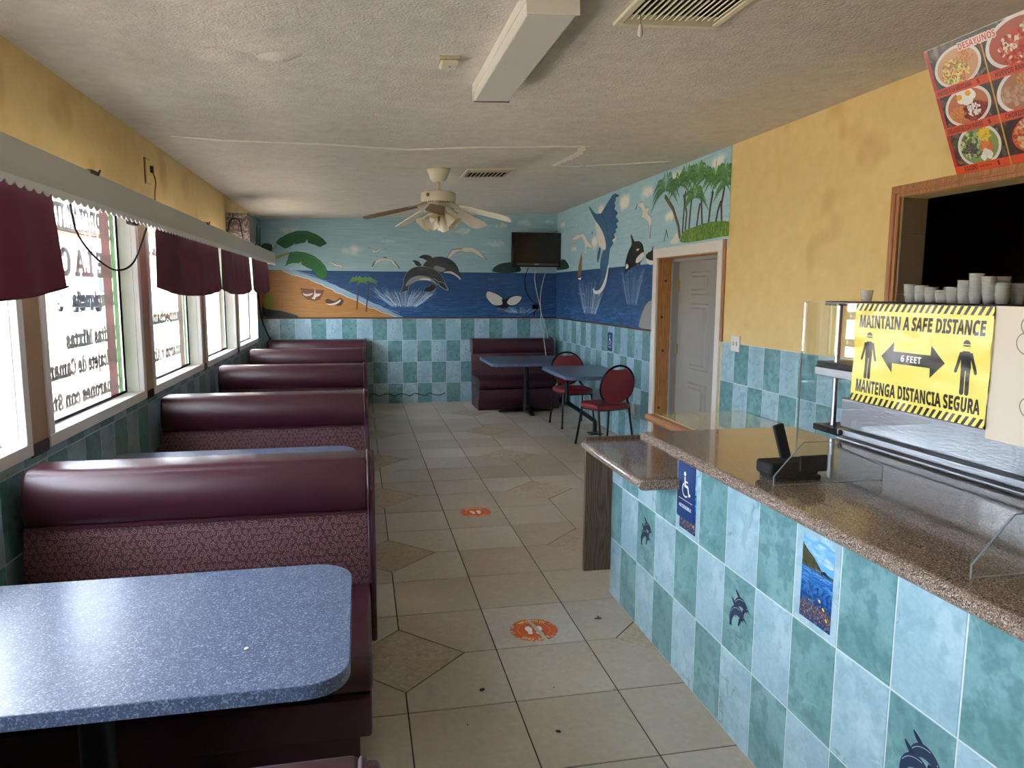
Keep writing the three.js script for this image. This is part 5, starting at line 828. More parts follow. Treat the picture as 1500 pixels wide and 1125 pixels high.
// ---------- menu board ----------
T.menu = canvasTex(1100, 1010, (c, w, h) => {
  c.fillStyle = '#3a352c'; c.fillRect(0, 0, w, h);
  for (let k = 0; k < 700; k++) { c.fillStyle = ['#6a5a44', '#4c5a34', '#8a3426', '#7c6a50', '#2c3a26', '#a89878', '#9c2a20'][k % 7]; c.globalAlpha = rr(0.3, 0.8); c.beginPath(); c.ellipse(rr(0, w), rr(0, h), rr(8, 46), rr(6, 30), rr(0, 3), 0, 7); c.fill(); } c.globalAlpha = 1;
  c.fillStyle = '#c03a2a'; c.fillRect(0, 0, 34, h);
  const plate = (x, y, rx, ry, foods, rim = '#efece6') => {
    c.fillStyle = rim; c.beginPath(); c.ellipse(x, y, rx, ry, -0.12, 0, 7); c.fill();
    c.save(); c.beginPath(); c.ellipse(x, y, rx * 0.88, ry * 0.86, -0.12, 0, 7); c.clip(); c.fillStyle = foods[0][0]; c.fillRect(x - rx, y - ry, 2 * rx, 2 * ry);
    for (const [col, fx, fy, fr, n, sz] of foods) for (let k = 0; k < n; k++) { const a = rr(0, 6.28), q = Math.sqrt(rnd()) * fr; c.fillStyle = Array.isArray(col) ? col[k % col.length] : col; c.beginPath(); c.ellipse(x + fx * rx + q * Math.cos(a) * rx, y + fy * ry + q * Math.sin(a) * ry, rr(0.5, 1) * sz, rr(0.4, 0.9) * sz, rr(0, 3), 0, 7); c.fill(); }
    c.restore();
  };
  plate(270, 190, 220, 150, [['#d9a878', 0, 0, 0, 0, 1], [['#f0dc7c', '#e8d060', '#f4e8a8', '#7ea04c', '#d8604c'], -0.15, 0.2, 0.6, 260, 13], [['#d88a4c', '#e0a060', '#c8743c'], 0.4, -0.35, 0.36, 120, 9]]);
  plate(800, 170, 270, 175, [['#b8573c', 0, 0, 0, 0, 1], [['#c83c28', '#a82c1c', '#e06a4c', '#f0e0c8'], 0.1, 0.25, 0.7, 240, 18], [['#a8c070', '#88a850', '#e8e8c8'], 0.45, -0.4, 0.3, 60, 14]]);
  plate(270, 500, 215, 150, [['#c87a4c', 0, 0, 0, 0, 1], [['#d8843c', '#e09a4c'], -0.5, 0.3, 0.4, 160, 10], [['#8a2c1c', '#a83c24', '#6a1c14'], 0.3, 0.3, 0.5, 110, 20], [['#f4f2ea', '#ffffff'], 0.2, 0.25, 0.3, 60, 12], [['#fbfaf4'], 0.0, -0.5, 0.3, 24, 42]]);
  for (const [x, y] of [[215, 420], [300, 405]]) { c.fillStyle = '#f0b428'; c.beginPath(); c.ellipse(x, y, 27, 21, 0, 0, 7); c.fill(); }
  plate(800, 500, 270, 170, [['#b07a54', 0, 0, 0, 0, 1], [['#d88a34', '#e8a84c'], 0.2, -0.4, 0.5, 200, 9], [['#6a4420', '#a8782c', '#d8a848', '#4a2c14'], 0.2, 0.2, 0.4, 240, 11], [['#b89070', '#c8a488'], -0.5, 0.1, 0.4, 60, 20]]);
  plate(280, 815, 200, 165, [['#8aa05c', 0, 0, 0, 0, 1], [['#a8b878', '#d0d8a8', '#5c7c34', '#4a6a2c'], -0.3, -0.1, 0.6, 150, 20], [['#6a5a5c', '#4a3c40'], -0.4, 0.1, 0.3, 50, 14], [['#d8703c', '#e0844c'], 0.3, 0.1, 0.22, 20, 28], [['#e8e6d8', '#f4f2ea'], 0.2, 0.5, 0.22, 16, 26], [['#f0d040', '#e8c430'], 0.35, -0.45, 0.3, 90, 12]]);
  plate(800, 815, 260, 165, [['#c85c2c', 0, 0, 0, 0, 1], [['#d8783c', '#e09454', '#b84820', '#d8c0a0'], 0, 0, 0.8, 200, 22]], '#4a2c24');
  c.textBaseline = 'middle';
  const strip = (y, items) => { c.fillStyle = '#e0562c'; c.fillRect(0, y - 32, w, 64); c.fillStyle = '#211712'; c.font = 'bold 50px sans-serif'; for (const [t, x, wid, right] of items) { c.textAlign = right ? 'right' : 'left'; c.fillText(t, x, y, wid); } };
  strip(345, [['HUEVOS A LA MEXICANA', 24, 330], ['$  .', 400, 90], ['HUEVOS RANCHEROS', 560, 400]]);
  strip(655, [['CHILAQUILES CON HUEVOS', 24, 340], ['$  .', 410, 90], ['CHORIZO CON HUEVO', 560, 400]]);
  strip(h - 34, [['COCIDO', 90, 130], ['$  .', 400, 90], ['MENUDO', 690, 200]]);
  c.font = 'bold 17px sans-serif'; c.fillText('(Caldo de Res)', 235, h - 34, 130);
  c.fillStyle = '#d8a83c'; c.fillRect(508, 90, 13, h - 90);
  const title = (t, x, y, wid) => { c.textAlign = 'center'; c.font = 'bold 64px sans-serif'; c.lineWidth = 18; c.lineJoin = 'round'; c.strokeStyle = '#f2e8da'; c.strokeText(t, x, y, wid); c.fillStyle = '#c8342c'; c.fillText(t, x, y, wid); };
  title('DESAYUNOS', 480, 62, 330); title('CALDOS', 820, 726, 260);
});
{
  const xb = 2.742, yb = 2.1, xt = 2.513, yt = 2.634, L = Math.hypot(xt - xb, yt - yb), W = L * 1100 / 1010;
  const o = thing('menu_board', 'tilted breakfast menu board with food photographs above the hatch', 'menu', [(xb + xt) / 2, (yb + yt) / 2, -2.97 + W / 2]);
  const inner = new THREE.Group(); inner.name = 'panel'; o.add(inner);
  const v = V(xt - xb, yt - yb, 0).normalize(), u = V(0, 0, 1), n = new THREE.Vector3().crossVectors(u, v);
  inner.quaternion.setFromRotationMatrix(new THREE.Matrix4().makeBasis(u, v, n));
  const bd = mesh('board', new RoundedBoxGeometry(W, L, 0.014, 2, 0.003).translate(0, 0, -0.0075), M.white, inner);
  T.menu.wrapS = T.menu.wrapT = THREE.ClampToEdgeWrapping;
  const pl = new THREE.Mesh(new THREE.PlaneGeometry(W - 0.008, L - 0.006), phys({ map: T.menu, roughness: 0.3, clearcoat: 0.3, clearcoatRoughness: 0.15 })); pl.name = 'print'; pl.receiveShadow = true; pl.position.z = 0.0006; inner.add(pl);
}

// ---------- light switch, outlets, wall bits ----------
{
  const o = thing('light_switch', 'white double light switch beside the doorway', 'switch', [XR, 1.175, -4.945]);
  mesh('plate', rbb(-0.013, -0.001, -0.06, 0.06, -0.06, 0.06, 0.004), M.switchPlate, o);
  for (const z of [-0.024, 0.024]) { mesh('toggle_slot', bb(-0.0138, -0.0125, -0.014, 0.014, z - 0.006, z + 0.006), M.block, o); mesh('toggle', rbb(-0.026, -0.012, -0.004, 0.01, z - 0.0045, z + 0.0045, 0.002), M.switchPlate, o); }
  const p = thing('wall_outlet', 'pale outlet plate low on the tiled wall beside the red chairs', 'outlet', [XR - 0.007, 0.36, -6.97]);
  mesh('plate', rbb(-0.009, 0, -0.06, 0.06, -0.037, 0.037, 0.003), M.switchPlate, p);
  mesh('socket', [bb(-0.0098, -0.0085, 0.012, 0.042, -0.014, 0.014), bb(-0.0098, -0.0085, -0.042, -0.012, -0.014, 0.014)], M.casing, p);
  const q = thing('old_wall_socket', 'painted-over socket plate with loose cable above the valance', 'outlet', [XL, 2.262, -4.88]);
  mesh('plate', rbb(0, 0.012, -0.07, 0.07, -0.05, 0.05, 0.004), M.yellow, q);
  mesh('surround', [bb(0, 0.004, -0.078, 0.078, 0.051, 0.057), bb(0, 0.004, 0.072, 0.078, -0.057, 0.057)], M.block, q);
  mesh('plug', rbb(0.01, 0.03, 0.0, 0.04, -0.05, -0.025, 0.004), M.block, q);
  mesh('cable', tube([[0.02, 0.02, -0.04], [0.03, -0.05, -0.07], [0.014, -0.12, -0.1], [0.012, -0.26, -0.1]], 0.004, 30, 6), std({ color: 0xa86a3c, roughness: 0.6 }), q);
}
{
  const o = thing('wall_speaker', 'speckled grey box speaker with a looped cable above the valance end', 'speaker', [XL, 1.99, -7.62]);
  T.speckle = pixelTex(256, (u, v) => { const a = fbm(u, v, 26, 3, 401), b = fbm(u, v, 60, 2, 405); return a > 0.52 ? mixc([196, 190, 182], [120, 104, 96], b) : mixc([74, 58, 54], [120, 100, 92], b); }, { size: [0.3, 0.3] });
  mesh('cabinet', rbb(0, 0.22, 0, 0.3, -0.3, 0.1, 0.008), std({ color: 0x7c7e7e, roughness: 0.6 }), o);
  mesh('speckled_front', rbb(0.004, 0.216, 0.004, 0.296, 0.1, 0.106, 0.002), std({ map: T.speckle, roughness: 0.7 }), o);
  mesh('cable', tube([[0.02, 0.12, 0.112], [0.05, 0.23, 0.115], [0.12, 0.24, 0.118], [0.15, 0.1, 0.12], [0.17, 0.01, 0.122], [0.18, -0.06, 0.11]], 0.006, 40, 6), M.black, o);
}

// ---------- valance and curtains ----------
const XV = -1.0;
{
  const o = thing('window_valance', 'long white valance board with scalloped lower trim over the windows', 'valance', [XV, 0, 0]);
  const cuts = [0.6, -2.0, -3.98, -6.4, -9.38];
  for (let i = 0; i < cuts.length - 1; i++) mesh('board', rbb(-0.012, 0, 1.872, 2.0, cuts[i + 1] + 0.0015, cuts[i] - 0.0015, 0.002), M.valance, o);
  mesh('end_board', rbb(-0.25, 0, 1.872, 2.0, -9.392, -9.38, 0.002), M.valance, o);
  // scalloped braid: a wavy-bottomed strip
  const s = new THREE.Shape(), n = 150, z0 = 0.5, z1 = -9.38; s.moveTo(0, 1.885);
  const pts = []; for (let i = 0; i <= n * 8; i++) { const t = i / (n * 8); pts.push([t * (z0 - z1), 1.868 - 0.016 * Math.abs(Math.sin(t * n * PI))]); }
  for (const p of pts) s.lineTo(...p); s.lineTo(z0 - z1, 1.885); s.closePath();
  mesh('scalloped_trim', new THREE.ExtrudeGeometry(s, { depth: 0.004, bevelEnabled: false }).rotateY(PI / 2).translate(0.0, 0, z0), M.white, o);
  for (const [z, y] of [[-3.15, 2.004], [-5.32, 2.003], [-7.6, 2.003]]) mesh('torn_bracket', [rbb(-0.02, 0.006, y - 0.012, y + 0.004, z - 0.04, z + 0.03, 0.003), bar([0.004, y - 0.01, z - 0.04], [0.002, y + 0.014, z - 0.075], 0.004, 6)], M.block, o);
  mesh('rod', bar([-0.06, 1.885, 0.5], [-0.06, 1.885, -9.37], 0.008), M.white, o);
}
function curtain(label, za, zb, dip, group, yb = 1.515) {
  const o = thing('cafe_curtain', label, 'curtain', [XV - 0.045, 0, 0], 0, group);
  const L = za - zb, nu = Math.round(L * 90), nv = 14, g = new THREE.PlaneGeometry(1, 1, nu, nv), p = g.attributes.position, ph = rr(0, 6);
  for (let i = 0; i < p.count; i++) {
    const u = p.getX(i) + 0.5, v = 0.5 - p.getY(i), k = 2 * u - 1;
    const hem = yb - dip * (1 - Math.pow(Math.abs(k), 2.6)) + dip, y = 1.89 + (hem - 1.89) * v;
    const fold = 0.005 * Math.sin(u * L * 21 + ph) + 0.004 * Math.sin(u * L * 11 + ph * 2 + v), w = 0.4 + 0.6 * v;
    const pinch = 1 - 0.06 * (1 - v);
    p.setXYZ(i, fold * w + 0.012 * v, y, za - L * (0.5 + (u - 0.5) * pinch));
  }
  g.computeVertexNormals();
  const m = mesh('cloth', g, M.curtain, o);
  const top = [], hemPts = []; for (let i = 0; i <= 40; i++) { const u = i / 40, k = 2 * u - 1; hemPts.push([0.005 * Math.sin(u * L * 21 + ph) + 0.013, yb + dip - dip * (1 - Math.pow(Math.abs(k), 2.6)), za - L * u]); }
  mesh('hem', tube(hemPts, 0.004, 90, 5), M.curtain, o);
}
curtain('wide dark red scalloped curtain hanging over the window nearest the first table', -1.5, -2.9, 0.045);
curtain('dark red scalloped curtain starting past the uncovered lettered window', -4.12, -5.98, 0.05);
curtain('dark red scalloped curtain in the middle of the three hung close together', -6.0, -7.55, 0.04);
curtain('dark red scalloped curtain beside the mural wall', -7.6, -9.05, 0.05);
{
  const o = thing('loose_window_cable', 'thin black cable drooping across the uncovered window', 'cable', [XV - 0.02, 1.87, 0]);
  mesh('wire', tube([[0, 0.0, -2.95], [-0.02, -0.1, -3.05], [-0.03, -0.2, -3.3], [-0.03, -0.235, -3.55], [-0.02, -0.19, -3.75], [0, -0.02, -3.92]], 0.0045, 60, 6), M.black, o);
  mesh('plug', rbb(-0.03, 0.0, -0.02, 0.004, -3.8, -3.7, 0.005), M.black, o);
  const q = thing('coiled_window_wire', 'grey wire loop dangling below the wide red curtain', 'wire', [XV - 0.1, 1.5, -2.55]);
  mesh('wire', tube([[-0.1, 0.03, 0], [-0.1, -0.03, 0.03], [-0.1, -0.12, 0.06], [-0.1, -0.13, 0.02], [-0.1, -0.04, 0.0], [-0.1, 0.03, -0.02]], 0.005, 40, 6), std({ color: 0x6a6c74, roughness: 0.5 }), q);
}

// ---------- ceiling fixtures ----------
function onCeiling(o, x, z) { o.position.set(x, ceilY(x), z); o.rotation.z = Math.atan(SLOPE); }
{
  const o = thing('ceiling_fan', 'white five-bladed ceiling fan with tulip light shades', 'fan', [0.66, ceilY(0.66), -6.14]);
  mesh('canopy', lathe([[0.001, 0.006], [0.098, 0.006], [0.098, -0.012], [0.086, -0.03], [0.07, -0.075], [0.05, -0.1], [0.001, -0.102]]), M.cream, o);
  mesh('downrod', cyl(0.017, 0.017, 0.12, 0, -0.15, 0), M.cream, o);
  const mot = mesh('motor_housing', lathe([[0.001, -0.175], [0.03, -0.178], [0.12, -0.184], [0.144, -0.196], [0.146, -0.25], [0.14, -0.264], [0.13, -0.272], [0.001, -0.275]], 40), M.cream, o);
  mesh('badge', cyl(0.016, 0.016, 0.004, 0, 0, 0, 18).rotateX(PI / 2).rotateY(-0.75).translate(-0.098, -0.22, 0.108), M.brass, mot);
  const slots = []; for (let i = 0; i < 40; i++) { const a = i / 40 * 2 * PI; slots.push(box(0.004, 0.014, 0.006).rotateY(-a).translate(0.132 * Math.cos(a), -0.268, 0.132 * Math.sin(a))); }
  mesh('vent_slots', slots, M.block, mot);
  mesh('switch_housing', lathe([[0.001, -0.27], [0.1, -0.275], [0.1, -0.285], [0.06, -0.3], [0.06, -0.35], [0.045, -0.375], [0.001, -0.38]]), M.creamDirty, o);
  [-117, -45, 27, 99, 171].forEach((deg, i) => {
    const a = deg * PI / 180, dark = i === 3 || i === 4, place = (g) => g.rotateY(-a);
    const sh = new THREE.Shape([[0.2, -0.052], [0.26, -0.062], [0.58, -0.074], [0.625, -0.066], [0.64, -0.04], [0.64, 0.04], [0.625, 0.066], [0.58, 0.074], [0.26, 0.062], [0.2, 0.052]].map((p) => new THREE.Vector2(...p)));
    const bl = new THREE.ExtrudeGeometry(sh, { depth: 0.006, bevelEnabled: true, bevelThickness: 0.001, bevelSize: 0.001, bevelSegments: 1 }).rotateX(-PI / 2).rotateX(-0.22).rotateZ(-0.25).translate(0, -0.265, 0);
    const arm = tube([[0.09, -0.275, 0], [0.15, -0.295, 0], [0.2, -0.31, 0], [0.26, -0.328, 0]], 0.012, 14, 6);
    const b = mesh('blade', place(bl), dark ? M.bladeWood : M.blade, o);
    mesh('blade_arm', place(arm), M.creamDirty, b);
  });
  [0.4, 1.7, 3.0, 4.3, 5.5].slice(0, 4).forEach((q, i) => {
    const a = 0.55 + i * PI / 2, tilt = 0.75;
    const shade = lathe([[0.022, 0], [0.03, -0.02], [0.045, -0.06], [0.066, -0.1], [0.072, -0.112], [0.069, -0.112], [0.042, -0.062], [0.026, -0.02], [0.018, 0.0]], 24);
    const p = shade.attributes.position; for (let k = 0; k < p.count; k++) { const r = Math.hypot(p.getX(k), p.getZ(k)), an = Math.atan2(p.getZ(k), p.getX(k)), f = 1 + 0.09 * Math.cos(an * 6) * Math.max(0, (-p.getY(k) - 0.05) / 0.06); p.setX(k, p.getX(k) * f); p.setZ(k, p.getZ(k) * f); }
    shade.computeVertexNormals();
    const put = (g) => g.rotateZ(tilt).translate(0.072, -0.37, 0).rotateY(-a);
    const s = mesh('lamp_shade', put(shade), M.opal, o);
    mesh('lamp_holder', put(cyl(0.02, 0.024, 0.04, 0, 0.012, 0)), M.creamDirty, s);
    mesh('bulb', put(new THREE.SphereGeometry(0.026, 16, 12).scale(1, 1.25, 1).translate(0, -0.06, 0)), M.white, s);
    mesh('lamp_arm', tube([[0.03, -0.345, 0], [0.055, -0.345, 0], [0.072, -0.36, 0]], 0.01, 10, 6).rotateY(-a), M.creamDirty, s);
  });
  mesh('finial', lathe([[0.001, -0.375], [0.014, -0.385], [0.01, -0.4], [0.012, -0.412], [0.001, -0.425]], 14), M.brass, o);
}
{
  const o = thing('fluorescent_fixture', 'long unlit box ceiling light with ribbed diffuser', 'light fixture'); onCeiling(o, 0.645, -3.03);
  const w = 0.176, L = 1.17;
  mesh('housing', [rbb(-w / 2, w / 2, -0.035, 0.002, -L / 2, L / 2, 0.003)], M.whiteGloss, o);
  mesh('diffuser', [rbb(-w / 2 + 0.004, w / 2 - 0.004, -0.082, -0.034, -L / 2 + 0.012, L / 2 - 0.012, 0.004)], phys({ color: 0xe2ded0, roughness: 0.35, bumpMap: T.steelBump, bumpScale: 0.001 }), o);
  mesh('end_cap', rbb(-w / 2 - 0.004, w / 2 + 0.004, -0.087, 0.002, L / 2 - 0.012, L / 2, 0.002), M.whiteGloss, o);
  mesh('end_cap', rbb(-w / 2 - 0.002, w / 2 + 0.002, -0.085, 0.002, -L / 2, -L / 2 + 0.006, 0.002), M.whiteGloss, o);
  mesh('end_seam', bb(-w / 2, w / 2, -0.084, -0.08, -L / 2 + 0.006, -L / 2 + 0.012), M.block, o);
}
{ const o = thing('smoke_detector', 'small square white detector on the ceiling beside the box light', 'detector'); onCeiling(o, 0.395, -3.23); mesh('base', rbb(-0.045, 0.045, -0.012, 0.001, -0.045, 0.045, 0.003), M.creamDirty, o); mesh('cover', rbb(-0.04, 0.04, -0.036, -0.011, -0.04, 0.04, 0.01), M.cream, o); mesh('indicator', cyl(0.003, 0.003, 0.003, 0.0, -0.0365, 0.015, 10), M.block, o); }
function vent(label, x, z, w, d, rounded) {
  const o = thing('air_vent', label, 'vent'); onCeiling(o, x, z);
  mesh('frame', [rbb(-w / 2, w / 2, -0.014, 0, -d / 2, -d / 2 + 0.03, 0.004), rbb(-w / 2, w / 2, -0.014, 0, d / 2 - 0.03, d / 2, 0.004), rbb(-w / 2, -w / 2 + 0.03, -0.014, 0, -d / 2 + 0.03, d / 2 - 0.03, 0.004), rbb(w / 2 - 0.03, w / 2, -0.014, 0, -d / 2 + 0.03, d / 2 - 0.03, 0.004)], M.cream, o);
  mesh('duct_back', bb(-w / 2 + 0.02, w / 2 - 0.02, -0.004, -0.001, -d / 2 + 0.02, d / 2 - 0.02), M.black, o);
  const n = rounded ? 15 : 10;
  for (let i = 0; i < n; i++) { const xx = -w / 2 + 0.045 + (w - 0.09) * i / (n - 1); mesh('louvre', rounded ? new RoundedBoxGeometry(0.017, 0.005, d - 0.12, 2, 0.002).rotateZ(i > n * 0.6 ? 0.5 : 1.0).translate(xx, -0.011, 0.03) : new RoundedBoxGeometry(0.015, 0.004, d - 0.2, 2, 0.0015).rotateZ(0.9).translate(xx, -0.009, -0.06), M.cream, o); }
  for (let i = 0; i < 5; i++) { const zz = rounded ? -d / 2 + 0.04 + i * 0.016 : d / 2 - 0.05 - i * 0.024; mesh('cross_louvre', new RoundedBoxGeometry(w - 0.07, 0.004, 0.015, 2, 0.0015).rotateX(rounded ? -0.5 : 0.6).translate(0, -0.01, zz), M.creamDirty, o); }
  return o;
}
vent('square cream air vent with open louvres above the counter', 1.17, -2.5, 0.42, 0.5, true);
vent('cream ceiling vent with dark slots beside the fan', 1.105, -6.33, 0.42, 0.48, false);
{ const o = thing('pull_chain', 'bead pull chain with white drop knob hanging from the square vent', 'pull chain', [1.005, ceilY(1.005), -2.576]); const beads = []; for (let i = 0; i < 22; i++) beads.push(new THREE.SphereGeometry(0.0018, 6, 5).translate(0, -0.012 - i * 0.0024 * 1.05, 0)); mesh('chain', [bar([0, 0, 0], [0, -0.066, 0], 0.0009, 5), ...beads], M.brass, o); mesh('knob', lathe([[0.001, -0.062], [0.005, -0.066], [0.01, -0.09], [0.009, -0.102], [0.001, -0.108]], 16), M.whiteGloss, o); }

// ---------- television, cables ----------
{
  const o = thing('television', 'black flat television mounted in the far corner', 'television', [2.415, 2.13, -9.86], -0.08);
  mesh('bezel', rbb(-0.35, 0.35, -0.235, 0.235, -0.045, 0.0, 0.012), M.black, o);
  mesh('display', bb(-0.322, 0.322, -0.175, 0.212, 0.0, 0.0015), M.screen, o);
  const sp = mesh('speaker_strip', rbb(-0.27, 0.31, -0.214, -0.184, -0.002, 0.004, 0.002), std({ color: 0x5c5a56, roughness: 0.4, metalness: 0.3 }), o);
  mesh('badge', rbb(-0.035, 0.035, -0.206, -0.192, 0.003, 0.0052, 0.001), M.steel, sp);
  mesh('wall_arm', [bb(-0.05, 0.05, -0.09, 0.09, -0.14, -0.04), bb(-0.1, 0.1, -0.12, 0.12, -0.16, -0.14)], M.blackMetal, o);
  const wire = (label, name, pts, m, r, extra) => { const q = thing(name, label, 'cable'); mesh('wire', tube(pts, r, 80, 6), m, q); if (extra) extra(q); return q; };
  const zc = ZB + 0.03, pale = std({ color: 0xd2ccba, roughness: 0.5 });
  wire('pale cable running from the television down onto the corner table', 'television_cable', [[2.4, 1.88, -9.85], [2.43, 1.72, zc], [2.47, 1.5, zc + 0.01], [2.52, 1.3, zc + 0.012], [2.52, 1.1, zc + 0.02], [2.52, 0.935, -9.85], [2.5, 0.8, -9.68], [2.42, 0.715, -9.3]], pale, 0.0055, (q) => mesh('connector', rbb(2.41, 2.43, 1.855, 1.885, -9.86, -9.83, 0.004), M.steel, q));
  wire('second pale cable hanging behind the corner bench', 'hanging_cable', [[2.57, 1.88, -9.87], [2.55, 1.7, zc], [2.51, 1.45, zc + 0.014], [2.53, 1.25, zc + 0.01], [2.58, 1.1, zc + 0.012], [2.62, 0.95, zc + 0.015], [2.655, 0.7, zc + 0.015]], pale, 0.005);
  wire('black power cord looping from the television to its wall adapter', 'power_cord', [[2.3, 1.88, -9.86], [2.29, 1.75, zc], [2.31, 1.55, zc + 0.01], [2.4, 1.42, zc + 0.015], [2.48, 1.36, zc + 0.02], [2.46, 1.3, zc + 0.02], [2.42, 1.27, zc + 0.02], [2.43, 1.22, zc + 0.012]], M.black, 0.006, (q) => mesh('adapter', rbb(2.4, 2.48, 1.31, 1.37, ZB + 0.004, ZB + 0.06, 0.008), M.black, q));
  const q = thing('wire_end_plug', 'white plug on a thin cord hanging below the corner table', 'plug', [2.3, 0.45, -8.33]); mesh('cord', tube([[0.09, 0.22, -0.04], [0.06, 0.16, 0.0], [0.0, 0.02, 0.0]], 0.004, 24, 6), pale, q); mesh('plug', rbb(-0.02, 0.015, -0.015, 0.02, -0.012, 0.012, 0.005), M.white, q);
}
{ const q = thing('black_cord', 'thin black cord slanting down the tiles by the last window', 'cord'); mesh('wire', tube([[XL + 0.02, 1.86, -9.5], [XL + 0.015, 1.55, -9.55], [XL + 0.015, 1.2, -9.75], [XL + 0.05, 1.0, -9.95], [XL + 0.09, 0.9, -10.0]], 0.008, 50, 6), M.black, q); }
{ const q = thing('floor_cable', 'black cable clipped along the foot of the tiled far wall', 'cable'); const p = []; for (let i = 0; i < 16; i++) p.push([0.1 + i * 0.07, 0.13 - i * 0.001 + 0.018 * Math.sin(i * 2.2), ZB + 0.014]); mesh('wire', tube(p, 0.006, 90, 6), M.black, q); }

// ---------- floor stickers and litter ----------
function stickerTex(torn) {
  return canvasTex(512, 512, (c, w) => {
    c.clearRect(0, 0, w, w); const R = 250; c.save(); c.beginPath(); c.arc(256, 256, R, 0, 7); c.clip();
    c.fillStyle = '#d9622c'; c.fillRect(0, 0, w, w); c.strokeStyle = '#f0c060'; c.lineWidth = 7; c.setLineDash([20, 12]); c.beginPath(); c.arc(256, 256, 168, 0, 7); c.stroke(); c.setLineDash([]);
    c.fillStyle = '#f6e6a0'; c.font = 'bold 58px sans-serif'; c.textAlign = 'center';
    const arc = (t, r, a0, da, flip) => { [...t].forEach((ch, i) => { const a = a0 + i * da; c.save(); c.translate(256 + r * Math.cos(a), 256 + r * Math.sin(a)); c.rotate(a + (flip ? -PI / 2 : PI / 2)); c.fillText(ch, 0, flip ? 20 : 20); c.restore(); }); };
    arc('STAY SAFE', 208, 2.25, -0.17, true); arc('MAINTAIN', 206, -2.2, 0.18, false);
    c.fillStyle = '#f2efe8'; for (const s of [-1, 1]) { c.beginPath(); c.ellipse(256 + s * 52, 236, 38, 62, s * 0.14, 0, 7); c.fill(); c.beginPath(); c.ellipse(256 + s * 44, 318, 27, 34, 0, 0, 7); c.fill(); }
    c.restore();
    c.globalCompositeOperation = 'destination-out';
    if (torn) { c.beginPath(); c.moveTo(190, 0); for (let i = 0; i <= 20; i++) c.lineTo(200 + i * 7 + rr(-9, 9), i * 26); for (let i = 20; i >= 0; i--) c.lineTo(232 + i * 8.4 + rr(-10, 10), i * 26); c.fill(); }
    for (let k = 0; k < (torn ? 60 : 34); k++) { const a = rr(0, 6.28), r = rr(torn ? 212 : 232, 262); c.beginPath(); c.arc(256 + r * Math.cos(a), 256 + r * Math.sin(a), rr(4, 17), 0, 7); c.fill(); }
  });
}
for (const [x, z, torn, turn, label] of [[0.775, -4.9, false, 0.05, 'round orange floor sticker with white footprints, whole'], [0.758, -3.075, true, -0.1, 'round orange floor sticker torn across the middle']]) {
  const t = stickerTex(torn); t.wrapS = t.wrapT = THREE.ClampToEdgeWrapping;
  const m = std({ map: t, transparent: true, roughness: 0.5 }), g = new THREE.CircleGeometry(0.113, 48), o = new THREE.Mesh(g, m);
  o.name = numbered('floor_sticker'); tag(o, label, 'sticker'); scene.add(o); o.receiveShadow = true; face(o, 'floor', x, 0.0012, z); o.rotateZ(turn);
}
{
  const o = thing('dead_leaf_scrap', 'small dark curled scrap on the floor near the counter', 'scrap', [1.088, 0.002, -3.13]);
  mesh('scrap', [new THREE.SphereGeometry(1, 10, 6).scale(0.02, 0.003, 0.007), tube([[0.0, 0.003, 0], [-0.006, 0.014, 0.004], [0.004, 0.012, 0.008]], 0.0015, 12, 5)], M.block, o);
  for (const [x, z, s] of [[0.44, -2.62, 0.011], [0.66, -2.3, 0.009], [0.35, -2.4, 0.004], [0.95, -2.52, 0.004], [0.72, -2.58, 0.004]]) { const q = thing('crumb', 'tiny dark crumb on the beige floor tiles', 'crumb', [x, 0.001, z], rr(0, 6), 'crumbs on the floor'); mesh('crumb_body', new THREE.IcosahedronGeometry(s, 1).scale(1, 0.4, 0.7).translate(0, 0.0025, 0), M.block, q); }
}
{ const o = thing('table_crumb', 'pale crumb dropped on the first blue table', 'crumb', [-0.28, TY, -1.72]); mesh('crumb_body', new THREE.IcosahedronGeometry(0.006, 1).scale(1, 0.5, 0.8).translate(0, 0.003, 0), M.cream, o); }

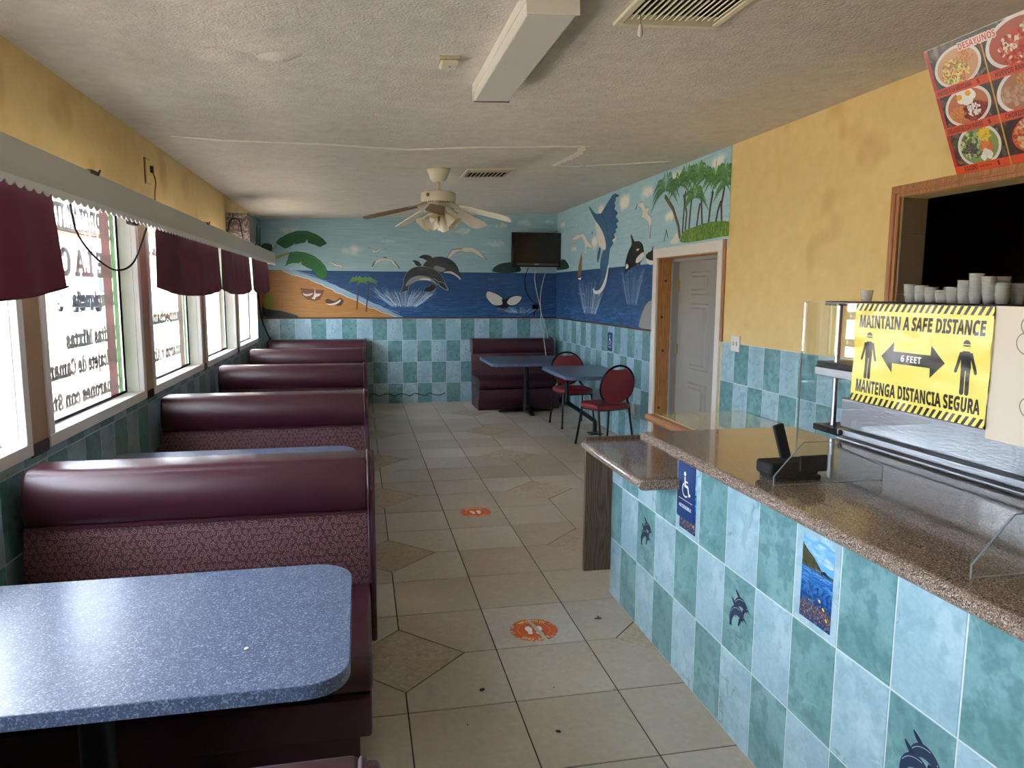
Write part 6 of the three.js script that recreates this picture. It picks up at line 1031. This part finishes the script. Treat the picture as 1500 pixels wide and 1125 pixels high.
// ---------- outside ----------
{
  const g = structure('pavement', 'sunlit concrete forecourt outside the windows');
  mesh('slab', bb(-90, XL - 0.15, -0.3, -0.12, -140, 40), M.concrete, g);
  mesh('slab', bb(XL - 0.15, 60, -0.3, -0.13, -14, 40), M.concrete, g);
  const b = thing('roadside_building', 'pale low building with dark windows across the forecourt', 'building', [-30, -0.12, -72]);
  mesh('wall', bb(-14, 12, 0, 6.5, -8, 0), std({ color: 0xd8d4cc, roughness: 0.9 }), b);
  mesh('roof_band', bb(-14.2, 12.2, 6.2, 6.9, -8.2, 0.2), std({ color: 0xb2664c, roughness: 0.8 }), b);
  for (const x of [-10, -4, 2, 8]) { const w = mesh('window', bb(x - 1.1, x + 1.1, 1.2, 3.6, -0.02, 0.06), M.white, b); mesh('pane', bb(x - 0.95, x + 0.95, 1.35, 3.45, 0.05, 0.08), std({ color: 0x39434c, roughness: 0.1 }), w); }
  const car = (label, x, z, turn, body, tall) => {
    const o = thing('parked_car', label, 'car', [x, -0.12, z], turn), h = tall;
    const side = [[-2.2, 0.35], [2.15, 0.35], [2.2, 0.75], [1.9, 0.9], [1.05, 0.98], [0.55, h], [-0.9, h], [-1.45, 1.0], [-2.15, 0.95], [-2.25, 0.6]];
    const bd = mesh('body', prismX(side, -0.88, 0.88, 0.06, 3), body, o);
    const gl = [[0.95, 1.0], [0.5, h - 0.08], [-0.85, h - 0.08], [-1.35, 1.02]];
    mesh('side_glass', [prismX(gl, -0.885, -0.87, 0), prismX(gl, 0.87, 0.885, 0)], M.screen, bd);
    mesh('windscreen', [bar([0, 1.02, 1.02], [0, h - 0.06, 0.56], 0.02, 4).scale(38, 1, 1)], M.screen, bd);
    for (const [sx, sz] of [[-1, 1.4], [1, 1.4], [-1, -1.4], [1, -1.4]]) { const w = mesh('wheel', cyl(0.33, 0.33, 0.2, 0, 0, 0, 20).rotateZ(PI / 2).translate(sx * 0.78, 0.33, sz), M.rubber, o); mesh('hub_cap', cyl(0.18, 0.18, 0.02, 0, 0, 0, 16).rotateZ(PI / 2).translate(sx * 0.885, 0.33, sz), M.steel, w); }
    mesh('headlamp', [rbb(-0.75, -0.45, 0.65, 0.8, 2.1, 2.2, 0.02), rbb(0.45, 0.75, 0.65, 0.8, 2.1, 2.2, 0.02)], M.whiteGloss, o);
    mesh('bumper', rbb(-0.86, 0.86, 0.36, 0.56, 2.1, 2.26, 0.05), M.blackMetal, o);
  };
  car('blue-grey car parked across the forecourt', -20.6, -60, 0.7, phys({ color: 0x5a6f8c, roughness: 0.25, clearcoat: 0.8 }), 1.45);
  car('tall dark red vehicle parked beside the blue-grey car', -17.2, -62.5, 0.15, phys({ color: 0x6a2a30, roughness: 0.25, clearcoat: 0.8 }), 1.85);
}
renderer.render(scene, camera);
